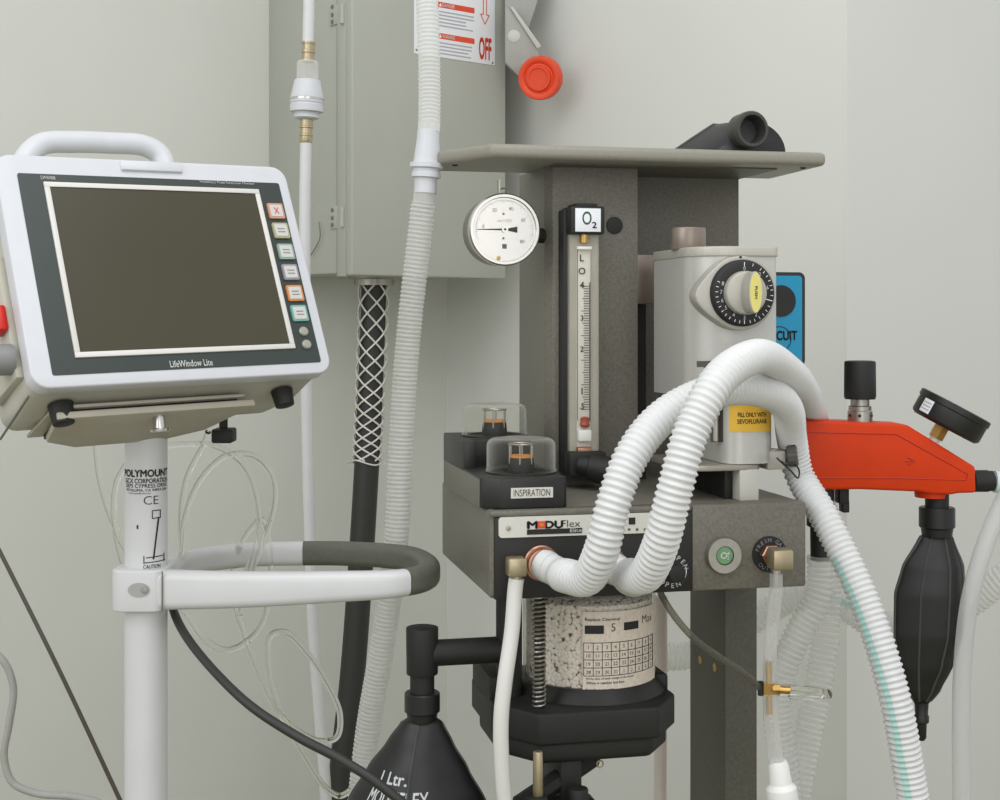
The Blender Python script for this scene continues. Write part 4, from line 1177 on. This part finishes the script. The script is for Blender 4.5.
# thin earth wire on the box side
w0, w1, w2 = side(320, 222), side(322, 238), side(312, 256)
obj('stray_wire', G().tube(spline([w0-Vector((.002, 0, 0)), w1-Vector((.004, 0, 0)), w2-Vector((.003, 0, 0))], .004), .0009, 6), CABD, cb_)

# cable with wire mesh grip
Yc = cwp.y
b = W(345, 1000, Yc-.05)
bc_ = wthing('power_cable', 'thick black cable in woven wire grip, hanging from the grey switch box', 'cable', b)
pts = [cwp, W(373, 320, Yc), W(370, 400, Yc-.005), W(367, 460, Yc-.01), W(361, 560, Yc-.02), W(352, 680, Yc-.03), W(341, 780, Yc-.04), W(334, 900, Yc-.05), W(334, 970, Yc-.05)]
P = spline(rel(pts, b), .01)
RC = 12.5*Yc/FPX
obj('cable_jacket', G().tube(P, RC, 28), CORDB, bc_)
iend = next(i for i, p in enumerate(P) if (p+b).z < W(0, 458, Yc).z)
PP = spline(P[:iend+1], .0016); L = plen(PP)
T = [(PP[min(i+1, len(PP)-1)]-PP[max(i-1, 0)]).normalized() for i in range(len(PP))]
rm = RC*1.13
mesh = G()
for sgn in (1, -1):
    for k in range(5):
        q = []
        for i in range(0, len(PP), 3):
            a_, u_, v_ = basis(Vector((0, 0, -1))); s_ = i/len(PP)
            an = 2*PI*k/5+sgn*2*PI*(s_*1.7+s_**3*.7)
            rad_ = rm*(1.0+.06*(1-s_))
            q.append(PP[i]+(Vector((math.cos(an), math.sin(an), 0)))*rad_)
        mesh.tube(q, .0016, 5)
e_ = PP[-1]
mesh.tube([e_+Vector((math.cos(2*PI*i/30)*rm, math.sin(2*PI*i/30)*rm, .004*math.sin(4*PI*i/30))) for i in range(31)], .0014, 5, True)
mesh.tube([e_+Vector((-rm, 0, 0)), e_+Vector((-rm*1.4, -.01, -.001))], .0012, 5)
mesh.tube([e_+Vector((rm, 0, 0)), e_+Vector((rm*1.45, -.01, -.004))], .002, 5)
obj('wire_grip', mesh, mat('galvanised', 'dddbd4', .4, metal=.1), bc_)

# ------------------------------------------------------------------ scavenging hose from above, clipped at shelf edge
Yv = (M.m @ Vector((tipf.x, .19, 0))).y
b = W(365, 900, Yv+.03)
sh_ = wthing('scavenging_hose', 'clear corrugated hose dropping past the OFF sign to the floor beside shelf end', 'hose', b)
P = spline(rel([W(420, -900, Yv+.03), W(422, -400, Yv+.03), W(424, -60, Yv+.02), W(428, 20, Yv+.015), W(429.5, 90, Yv+.01), W(429, 134, Yv)], b), .0007)
obj('upper_hose', G().tube(P, corr(.0042, .0113, .0012, 0, plen(P)-.010, .0108), 28), CLEARP, sh_, 60)
P = spline(rel([W(425, 190, Yv), W(418, 250, Yv+.005), W(408, 340, Yv+.01), W(401, 440, Yv+.012), W(396, 540, Yv+.012), W(383, 640, Yv+.02), W(368, 730, Yv+.03), W(360, 800, Yv+.03), W(352, 900, Yv+.03), W(335, 1100, Yv+.05), W(330, 1430, Yv+.05)], b), .0007)
obj('lower_hose', G().tube(P, corr(.0043, .0128, .0016, .012, 9, .0108), 28), CLEARP, sh_, 60)
p0_, p1_ = W(428.5, 130, Yv)-b, W(425, 196, Yv)-b
obj('hose_connector', G().lathe(p0_, p1_-p0_, [(0, .0108), (.010, .0112), (.026, .0128), (.032, .0132), (.033, .0165), (.0375, .0165), (.039, .0135), (.042, .0135), (.043, .0145), (.047, .0145), (.048, .0112), (.0625, .0112)], 36), WHITE, sh_)
cl = W(434, 164, Yv-.004)-b
obj('shelf_clip', G().tube([W(426, 165, Yv-.014)-b, W(436, 166, Yv-.010)-b, W(440, 163, Yv)-b], .0014, 8), SPINDLE, sh_)

# oxygen drop hose with coupling
Yo = 1.75
b = W(325, 1000, Yo)
oh = wthing('oxygen_hose', 'white gas supply hose with metal ferrules and round coupling, hanging in front of switch box', 'hose', b)
P = spline(rel([W(312, -900, Yo), W(309.5, -60, Yo), W(309, 0, Yo), W(308, 44, Yo)], b), .01)
obj('upper_hose', G().tube(P, .0072, 20), WHITEP, oh)
P = spline(rel([W(306, 138, Yo), W(305, 200, Yo), W(305, 300, Yo), W(307, 420, Yo), W(310, 540, Yo), W(314, 640, Yo), W(320, 720, Yo), W(326, 800, Yo), W(332, 1000, Yo), W(336, 1220, Yo)], b), .01)
obj('lower_hose', G().tube(P, .0072, 20), WHITEP, oh)
p0_ = W(308.5, 42, Yo)-b; p1_ = W(305.8, 144, Yo)-b; q = Yo/FPX
def seg(y0, y1, rs): 
    L = (p1_-p0_).length
    return G().lathe(p0_, p1_-p0_, [((y-42)*q, r*q) for y, r in rs], 36)
obj('ferrule', seg(0, 0, [(42, 7), (44, 7), (44.5, 6.2), (50, 6.2), (50.5, 7), (53, 7), (53.5, 6), (58, 6), (58.5, 7), (62, 7)]), BRONZE, oh)
obj('clear_sleeve', seg(0, 0, [(61, 9), (63, 11), (79, 11), (80, 9)]), clear('sleeve_clear', 'e8e8e4', .5, .9, .2), oh)
obj('coupling', seg(0, 0, [(79, 10), (80.5, 13), (88, 14.5), (97, 16.5), (98.5, 16.5), (99, 15.5), (100.5, 15.5), (101, 16.8), (103, 16.8), (103.5, 16), (105, 16), (105.5, 16.8), (112, 16.5), (113, 12), (114, 12), (114.5, 12.5), (118, 12.5), (120, 8)]), WHITE, oh)
obj('chrome_ring', seg(0, 0, [(98.6, 16.2), (98.8, 16.9), (100.8, 16.9), (101, 16.2)]), CHROME, oh)
obj('ferrule', seg(0, 0, [(119, 6.5), (126, 6.5), (126.5, 7.2), (128, 7.2), (128.5, 6), (134, 6.2), (134.5, 7), (136, 7), (136.5, 6.4), (142, 6.4), (143, 6)]), BRONZE, oh)

# ------------------------------------------------------------------ patient monitor
psi, tau, rho = .6498, .403, .0274
ma = Vector((math.cos(psi), math.sin(psi), 0)); mu = Vector((-math.sin(psi)*math.sin(tau), math.cos(psi)*math.sin(tau), math.cos(tau)))
ma, mu = ma*math.cos(rho)+mu*math.sin(rho), mu*math.cos(rho)-ma*math.sin(rho)
mb = mu.cross(ma)                      # pointing away from the viewer
mc = Vector((-.2753, 1.1857, .0411+H))
MO = Frame(mc, ma, mb, mu)
Q = MO.at
mon = thing('patient_monitor', 'white patient monitor with dark blank screen and carrying handle, on the white pole', 'monitor', MO)
def mq(px, py, d=0): p = Q(px, py, d); return (p.x, p.z)
hw_, hh_ = .12, .0884
ox0, ox1 = mq(1, 270)[0], mq(300, 270)[0]
bx0, bx1, bz0_, bz1_ = -.1365, .1300, -.0985, .1060
obj('front_bezel', G().bprism(rrect(bx0, bz0_, bx1, bz1_, .014, 6), fxz, 0, .016, .004, 4), WHITE, mon)
obj('dark_fascia', G().prism(rrect(-hw_, -hh_, hw_, hh_, .002), fxz, -.0006, .002), BEZEL, mon)
# screen surround and screen
cs = [mq(*p) for p in ((40, 183), (258, 189), (295, 349), (77, 357.5))]
sx0 = (cs[0][0]+cs[3][0])/2; sx1 = (cs[1][0]+cs[2][0])/2; sz1 = (cs[0][1]+cs[1][1])/2; sz0 = (cs[2][1]+cs[3][1])/2
sx0 += .0048; sx1 -= .0048; sz0 += .0042; sz1 -= .0048
scn = obj('screen', G().box((sx0, -.0012, sz0), (sx1, .001, sz1)), SCREEN, mon, 0)
fw = .0045
g = G()
for lo, hi in (((sx0-fw, sz0-fw), (sx1+fw, sz0)), ((sx0-fw, sz1), (sx1+fw, sz1+fw)), ((sx0-fw, sz0), (sx0, sz1)), ((sx1, sz0), (sx1+fw, sz1))):
    g.box((lo[0], -.0022, lo[1]), (hi[0], .001, hi[1]), .0004)
obj('screen_surround', g, mat('surround_grey', 'd9d7d1', .45), mon)
g = G(); c = mq(191, 363.5); g.text('LifeWindow Lite', onplane((c[0], -.001, c[1]), ux, uz), .0058, .038, .012)
c = mq(227, 183.5); g.text('Veterinary Multi Parameter Monitor', onplane((c[0], -.001, c[1]), ux, uz), .0028, .054, .006)
c = mq(44, 178); g.text('LW6000', onplane((c[0]+.003, -.001, c[1]), ux, uz), .0032, .012, .01)
obj('lettering', g, INKW, mon, 0)
keys = [(275, 212, PEACHK), (280, 231.5, OLIVEK), (285, 252.5, GREENK), (289.5, 273, MAUVEK), (294, 294, ORK), (298.5, 314, TEALK)]
for i, (px, py, m_) in enumerate(keys):
    c = mq(px, py); s = .0078
    kk_ = obj('key', G().prism(rrect(c[0]-s, c[1]-.0076, c[0]+s, c[1]+.0076, .0015, 3), fxz, -.0026, .001), m_, mon)
    obj('key_face', G().prism(rrect(c[0]-s*.78, c[1]-.0058, c[0]+s*.78, c[1]+.0058, .001, 3), fxz, -.0030, -.002), KEYF, kk_)
    g = G()
    if i == 0: g.tube([(c[0]-.002, -.0032, c[1]-.003), (c[0]+.002, -.0032, c[1]+.003)], .0004, 6).tube([(c[0]+.002, -.0032, c[1]-.003), (c[0]-.002, -.0032, c[1]+.003)], .0004, 6)
    else:
        for dz in (-.002, .001): g.box((c[0]-.0035, -.0033, c[1]+dz), (c[0]+.0035, -.003, c[1]+dz+.0009))
    obj('key_print', g, INKR if i == 0 else mat('key_ink', '8a8a86', .6), kk_, 0)
for px, py in ((303, 332), (306, 345)):
    c = mq(px, py); obj('round_key', G().lathe((c[0], .001, c[1]), (0, -1, 0), [(0, .0044), (.003, .0044), (.004, .0036), (.0042, .001)], 24), mat('round_key', 'a5a49a', .4, metal=.3), mon)
# alarm ridge on top edge
c0 = mq(120, 167); c1 = mq(181, 167)
obj('alarm_bar', G().box((c0[0], -.0030, bz1_-.0115), (c1[0], .004, bz1_-.002), .0015), WHITE, mon)
# housing behind
hs = [(bx0+.008, .022), (bx1-.008, .022), (bx1-.03, .105), (bx0+.03, .105)]
g = G()
def loft(rings_):
    n = len(rings_[0]); vs = [p for r_ in rings_ for p in r_]
    fs = [(i*n+k, i*n+(k+1) % n, (i+1)*n+(k+1) % n, (i+1)*n+k) for i in range(len(rings_)-1) for k in range(n)]
    return G().add(vs, fs+[tuple(range(n)), tuple(range((len(rings_)-1)*n, len(rings_)*n))])
def rr3(x0, z0, x1, z1, r, y): return [Vector((a, y, b)) for a, b in rrect(x0, z0, x1, z1, r, 4)]
obj('rear_housing', loft([rr3(bx0+.003, bz0_+.002, bx1-.003, bz1_-.003, .012, .0155), rr3(bx0+.004, bz0_-.004, bx1-.006, bz1_-.006, .012, .06), rr3(bx0+.006, bz0_+.000, bx1-.012, bz1_-.02, .012, .10), rr3(bx0+.012, bz0_+.012, bx1-.02, bz1_-.04, .012, .112)]), BEIGE, mon, 50)
g = G().tube([(bx0+.0035, .022, bz0_+.002), (bx0+.0032, .10, bz0_-.006)], .0011, 6)
obj('housing_seam', g, CABD, mon)
# side connectors
def sidep(px, py, xx):
    r = ray(px, py); t = (xx-(CAM-MO.o).dot(MO.x))/r.dot(MO.x); return MO.loc(CAM+r*t)
sp_ = sidep(8, 350, bx0)
obj('connector_plate', G().box((bx0-.003, sp_.y-.016, sp_.z-.03), (bx0+.006, sp_.y+.05, sp_.z+.075), .002, 2), BEIGE, mon)
q1_ = sidep(1, 360, bx0-.01)
kb = obj('side_knob', G().lathe((bx0-.002, q1_.y, q1_.z), (-1, 0, 0), [(0, .0125), (.018, .0125), (.020, .011)], 28), mat('knob_grey', '8b8b8a', .45), mon)
q2_ = sidep(1, 316, bx0-.008)
obj('red_plug', G().box((bx0-.012, q2_.y+.001, q2_.z-.011), (bx0-.002, q2_.y+.02, q2_.z+.011), .003), RED2, mon)
# carrying handle
hdl = [Q(22, 175, .05), Q(26, 158, .05), Q(42, 144, .05), Q(75, 142, .05), Q(110, 143, .05), Q(145, 146, .05), Q(160, 155, .05), Q(168, 175, .05)]
obj('carrying_handle', G().tube(spline(hdl, .003), .0098, 20), WHITE, mon)
# feet under the bezel
ft = []
def foot(px, py, r, h):
    p = Q(px, py, .035)
    return obj('rubber_foot', G().cyl((p.x, .035, bz0_-.001), (p.x, .035, bz0_-h), r, r*.86, 28, .001), BLACKM, mon)
foot(60, 402, .0102, .0185); foot(281, 388, .0098, .0165)

# ------------------------------------------------------------------ monitor stand
pxy = W(146, 320, 1.236)
SF = Frame((pxy.x, pxy.y, 0), (1, 0, 0), (0, 1, 0))
st = thing('monitor_stand', 'white pole stand with loop push handle under the patient monitor', 'stand', SF)
S_ = SF.at
ztp_ = S_(146, 428, 0).z; PR = 21*1.236/FPX
obj('pole', G().cyl((0, 0, .06), (0, 0, ztp_), PR, None, 48), WHITEP, st)
# tilted mounting plate under the monitor (follows the monitor's lower face)
def under_m(px, py, d):      # stand-local point on plane at monitor-local height
    r = ray(px, py); t = (d-(CAM-MO.o).dot(MO.z))/r.dot(MO.z); return SF.loc(CAM+r*t)
m3 = lambda x, y, z: SF.loc(MO.m @ Vector((x, y, z)))
cxp = MO.loc(Vector((pxy.x, pxy.y, W(146, 415, 1.236).z)))
zt0 = bz0_-.004
gx0, gx1 = cxp.x-.110, cxp.x+.058
def platebox(x0, y0, z0, x1, y1, z1, bev):
    g = G().box((x0, y0, z0), (x1, y1, z1), bev); g.v = [tuple(m3(*v)) for v in g.v]; return g
obj('adapter_plate', platebox(gx0, .030, zt0-.003, gx1, .100, zt0, .0008), PUTTY, st)
obj('adapter_gap', platebox(gx0+.012, .034, zt0-.007, gx1-.006, .095, zt0-.003, .0005), BLACKM, st)
poly = [(gx0-.0, .026), (gx1+.006, .026), (gx1-.016, .085), (gx1-.05, .105), (gx0+.04, .105), (gx0+.01, .085)]
g = G().bprism(poly, lambda x, y, d: m3(x, y, d), zt0-.013, zt0-.007, .0012, 2)
obj('tilt_plate', g, PUTTY, st)
hpz = ztp_
csp = under_m(160, 416, zt0-.013)+Vector((0, 0, -.013))
g = G().lathe(csp, (-.1, .1, 1), [(0, .008), (.002, .0085), (.003, .0052), (.014, .0048), (.016, .004)], 20)
obj('clamp_screw', g, CHROME, st)
c = S_(223, 436, .05); obj('plate_knob', G().box((c.x-.009, .04, c.z-.006), (c.x+.010, .065, c.z+.007), .002), BLACKM, st)
obj('knob_stem', G().cyl((c.x, .052, c.z), (c.x, .052, c.z+.02), .004, None, 12), BLACKM, st)
obj('pole_head', G().cyl((0, 0, ztp_-.004), (0, 0, ztp_+.014), .014, None, 28), PUTTY, st)
# handle: collar + loop
zc_t, zc_b = S_(140, 569, -.02).z, S_(140, 611, -.02).z
zmd = (zc_t+zc_b)/2
obj('handle_clamp', G().bprism(rrect(-.0250, -.028, .0225, .030, .012, 5), lambda x, y, d: Vector((x, y, d)), zc_b, zc_t, .003, 3), WHITEP, st)
obj('clamp_seam', G().box((.0205, -.0285, zc_b+.001), (.0216, -.0270, zc_t-.001)), CABD, st)
c = S_(139, 590, -.028); obj('clamp_recess', G().prism([(c.x+.0095*math.cos(t), c.z+.0062*math.sin(t)) for t in [2*PI*i/28 for i in range(28)]], fxz, -.0286, -.0279), mat('recess_grey', 'a5a6a4', .5), st)
obj('recess_screw', G().lathe((c.x+.005, -.0287, c.z), (0, -1, 0), [(0, .0032), (.0008, .0028), (.001, .0005)], 12), STEEL, st)
# bar loop in plan (stand-local)
def pt(px, Y): p = W(px, 320, Y); return (p.x-pxy.x, p.y-pxy.y)
def strap(path, z0, z1, th, r):
    """sweep an upright rounded bar along a plan path"""
    P = [Vector((p[0], p[1], 0)) for p in path]; rings_ = []
    n_ = len(P)
    for i in range(n_):
        d = (P[min(i+1, n_-1)]-P[max(i-1, 0)]).normalized(); nn = Vector((d.y, -d.x, 0))
        s_ = i/(n_-1)
        za = z0(s_); zb_ = z1(s_)
        sec_ = rrect(-th/2, za, th/2, zb_, r, 4)
        rings_.append([P[i]+nn*a+Vector((0, 0, b)) for a, b in sec_])
    return loft(rings_)
def plan_path(pts, step=.004): return [(p.x, p.y) for p in spline([(a, b, 0) for a, b in pts], step)]
full = plan_path([(.012, -.016)]+[pt(240, 1.215), pt(330, 1.222), pt(400, 1.235), pt(424, 1.262), pt(428, 1.305), pt(405, 1.365), pt(350, 1.39), pt(300, 1.392), pt(240, 1.38), pt(185, 1.33), (.012, .02)])
nF = len(full)
wx = pt(408, 1.24)[0]
i1 = next(i for i, p in enumerate(full) if p[0] > wx-.003)
i2 = next(i for i in range(nF-1, -1, -1) if full[i][0] > pt(302, 1.39)[0])
za_ = lambda base, end: (lambda s: base+(end-base)*s)
T0 = zc_t-.001; B0 = zc_b+.0005
def zb_at(i0, i1_): return lambda s: B0+(.0085)*min(1, (i0+(i1_-i0)*s)/i1)
def zt_at(i0, i1_): return lambda s: T0-.003*min(1, (i0+(i1_-i0)*s)/i1)
obj('front_bar', strap(full[:i1+1], zb_at(0, i1), zt_at(0, i1), .020, .0075), WHITEP, st, 50)
obj('hand_grip', strap(full[i1:i2+1], zb_at(i1, i2), zt_at(i1, i2), .0205, .0075), GRIP, st, 50)
obj('rear_bar', strap(full[i2:], zb_at(i2, nF), zt_at(i2, nF), .019, .0075), WHITEP, st, 50)
# base out of sight: five legs
g = G().cyl((0, 0, .05), (0, 0, .10), .04, .03, 32, .004)
obj('hub', g, WHITEP, st)
for k in range(5):
    a = 2*PI*k/5+.3
    obj('leg', G().tube([(0.02*math.cos(a), .02*math.sin(a), .07), (.26*math.cos(a), .26*math.sin(a), .055)], .016, 12), WHITEP, st)
    obj('caster', G().cyl((.26*math.cos(a)-.01, .26*math.sin(a), .025), (.26*math.cos(a)+.01, .26*math.sin(a), .025), .025, None, 24, .003), BLACKM, st)
# pole print
tv = math.atan2(-pxy.x, pxy.y)        # towards the viewer
def pcyl(R_, tc_): return lambda x, y, zz: Vector((R_*math.sin(tv+tc_+x/R_), -R_*math.cos(tv+tc_+x/R_), zz+y))
g = G(); kp = (1.236-PR)/FPX
def ptx(txt, px, py, h, w, bold=.01):
    tc_ = math.asin(max(-.95, min(.95, (px-146)/21.0))); z = S_(146, py, -PR).z; fn = pcyl(PR+.0004, tc_)
    g.text(txt, lambda x, y: fn(x, y, z), h*kp, w*kp, bold)
ptx('POLYMOUNT', 146, 473.5, 7, 55, .04)
ptx('GCX CORPORATION', 147, 481, 4.6, 52, .02)
ptx('3875 CYPRESS DRIVE', 147, 486, 3.8, 50, .01)
ptx('PETALUMA, CA 94954 USA', 147, 490.5, 3, 48, .01)
ptx('www.polymount', 139, 493.5, 2.2, 24, .0)
ptx('CE', 151, 500.5, 8.5, 15, -.01)
ptx('CAUTION', 152, 567, 4, 18, .01)
def pline(x0, y0, x1, y1, w=.5):
    for i in range(6):
        def pp(t, o):
            x, y = x0+(x1-x0)*t+o[0], y0+(y1-y0)*t+o[1]
            tc_ = math.asin(max(-.98, min(.98, (x-146)/21.0))); return pcyl(PR+.0004, tc_)(0, 0, S_(146, y, -PR).z)
        dx, dy = x1-x0, y1-y0; L = math.hypot(dx, dy); nx, ny = -dy/L*w, dx/L*w
        g.quad(pp(i/6, (nx, ny)), pp((i+1)/6, (nx, ny)), pp((i+1)/6, (-nx, -ny)), pp(i/6, (-nx, -ny)))
pline(158, 518, 153, 560, .8); pline(138, 525, 138, 529, .8)
for a in ((152, 511, 160, 511), (152, 519, 160, 518), (152, 511, 152, 519), (159.5, 511, 159.5, 519), (146, 558, 162, 557), (144, 563, 164, 562), (144, 556, 144, 564), (163, 555, 163, 563)): pline(*a, .45)
obj('pole_lettering', g, INK, st, 0)

# ------------------------------------------------------------------ tubing hanging from the monitor
def tubes(name, label, lists, r, m, cat='tube'):
    g = G()
    for pts in lists: g.tube(spline(pts, .003), r, 20)
    return solo(name, g, m, label, cat, None, 89)
Yt = 1.31
cp = [W(208, 432, 1.30), W(203, 445, Yt), W(186, 480, Yt), W(181, 530, Yt+.01), W(186, 560, Yt+.015), W(200, 590, Yt+.02), W(225, 597, Yt+.02), W(244, 575, Yt+.015), W(258, 540, Yt+.01), W(256, 495, Yt), W(242, 463, Yt-.01), W(215, 446, Yt-.01), W(190, 444, Yt-.005), W(165, 446, Yt+.01), W(140, 452, Yt+.03), W(118, 478, Yt+.03), W(114, 520, Yt+.02), W(128, 575, Yt+.02), W(150, 600, Yt+.02), W(178, 575, Yt), W(184, 520, Yt-.01), W(200, 480, Yt-.015), W(226, 456, Yt-.015), W(255, 456, Yt-.01), W(272, 475, Yt-.01), W(274, 505, Yt-.005), W(262, 545, Yt), W(244, 590, Yt+.005), W(240, 615, Yt+.01)]
tubes('coiled_tubing', 'coil of thin clear tubing hanging behind the pole under the monitor', [cp], .0028, CLEAR)
cp = [W(95, 440, 1.33), W(100, 480, 1.33), W(112, 520, 1.33), W(130, 558, 1.33), W(146, 585, 1.35), W(175, 600, 1.37), W(205, 640, 1.36), W(228, 650, 1.36), W(254, 635, 1.36), W(268, 605, 1.35), W(270, 560, 1.35), W(262, 520, 1.36), W(240, 545, 1.37), W(232, 590, 1.37), W(246, 640, 1.36), W(262, 680, 1.36), W(280, 715, 1.36), W(315, 740, 1.36), W(336, 738, 1.36), W(340, 715, 1.36), W(328, 685, 1.36), W(305, 650, 1.36), W(285, 632, 1.36), W(270, 636, 1.36), W(268, 665, 1.36), W(274, 695, 1.36), W(290, 730, 1.36), W(310, 765, 1.36), W(326, 788, 1.36), W(340, 796, 1.36), W(351, 790, 1.36)]
tubes('sampling_line', 'loose clear sampling line looping below the push handle', [cp], .0029, CLEAR)
# cords
P = [W(160, 560, 1.31), W(170, 600, 1.27), W(186, 636, 1.20), W(215, 672, 1.16), W(252, 707, 1.13), W(300, 738, 1.11), W(340, 759, 1.10), W(380, 785, 1.09), W(430, 830, 1.09), W(470, 900, 1.1)]
solo('monitor_cable', G().tube(spline(P, .005), .0038, 14), CORDB, 'thick black cable drooping from under the push handle across the wide bag', 'cable')
P = [W(-245, 90, 1.87), W(-120, 320, 1.75), W(0, 552, 1.62), W(60, 672, 1.56), W(120, 800, 1.53), W(190, 950, 1.5), W(270, 1200, 1.5), W(300, 1388, 1.5)]
solo('thin_cable', G().tube(spline(P, .01), .0024, 10), CORDBR, 'thin dark cable slanting down the wall left of the pole', 'cable')
P = [W(-420, 300, 1.69), W(-250, 440, 1.6), W(-90, 640, 1.45), W(-30, 645, 1.41), W(0, 657, 1.4), W(13, 685, 1.4), W(9, 725, 1.4), W(4, 755, 1.4), W(12, 782, 1.4), W(35, 793, 1.4), W(75, 797, 1.39), W(105, 806, 1.38), W(140, 840, 1.38), W(165, 1000, 1.38), W(175, 1470, 1.38)]
solo('grey_cable', G().tube(spline(P, .005), .0037, 12), CORDG, 'grey cable bending in an S near the lower edge, left of the pole', 'cable')

# ------------------------------------------------------------------ light, world, camera
def area(name, loc, target, size, power, col, sy=None):
    l = bpy.data.lights.new(name, 'AREA'); l.energy = power; l.size = size; l.color = col
    if sy: l.shape = 'RECTANGLE'; l.size_y = sy
    o = bpy.data.objects.new(name, l); COL.objects.link(o); o.location = loc
    o.rotation_euler = (Vector(target)-Vector(loc)).to_track_quat('-Z', 'Y').to_euler()
    return o
area('ceiling_light', (.25, .35, 2.75), (.1, 1.5, 1.0), 1.6, 14, (.97, .985, 1.0), 1.2)
area('front_fill', (.5, -1.1, 1.5), (0, 1.4, 1.1), 1.4, 7, (1, .99, .97))  # added fill behind the camera, brightens the fronts of things
area('left_fill', (-1.5, -.3, 2.1), (.2, 1.8, 1.2), 1.6, 14, (.97, .985, 1))  # added fill from the left to brighten the back wall, no window there
w = bpy.data.worlds.new('room_light'); scene.world = w; w.use_nodes = True
bg = w.node_tree.nodes['Background']; bg.inputs['Color'].default_value = (.95, .96, .97, 1); bg.inputs['Strength'].default_value = .76
cam = bpy.data.cameras.new('camera'); co = bpy.data.objects.new('camera', cam); COL.objects.link(co)
co.location = CAM; co.rotation_euler = (PI/2, 0, 0)
cam.sensor_width = 36; cam.lens = 36*FPX/1000; cam.shift_y = -.08; cam.clip_start = .02
scene.camera = co
scene.view_settings.view_transform = 'Standard'
scene.view_settings.look = 'None'
scene.view_settings.exposure = .07
scene.cycles.transparent_max_bounces = 24
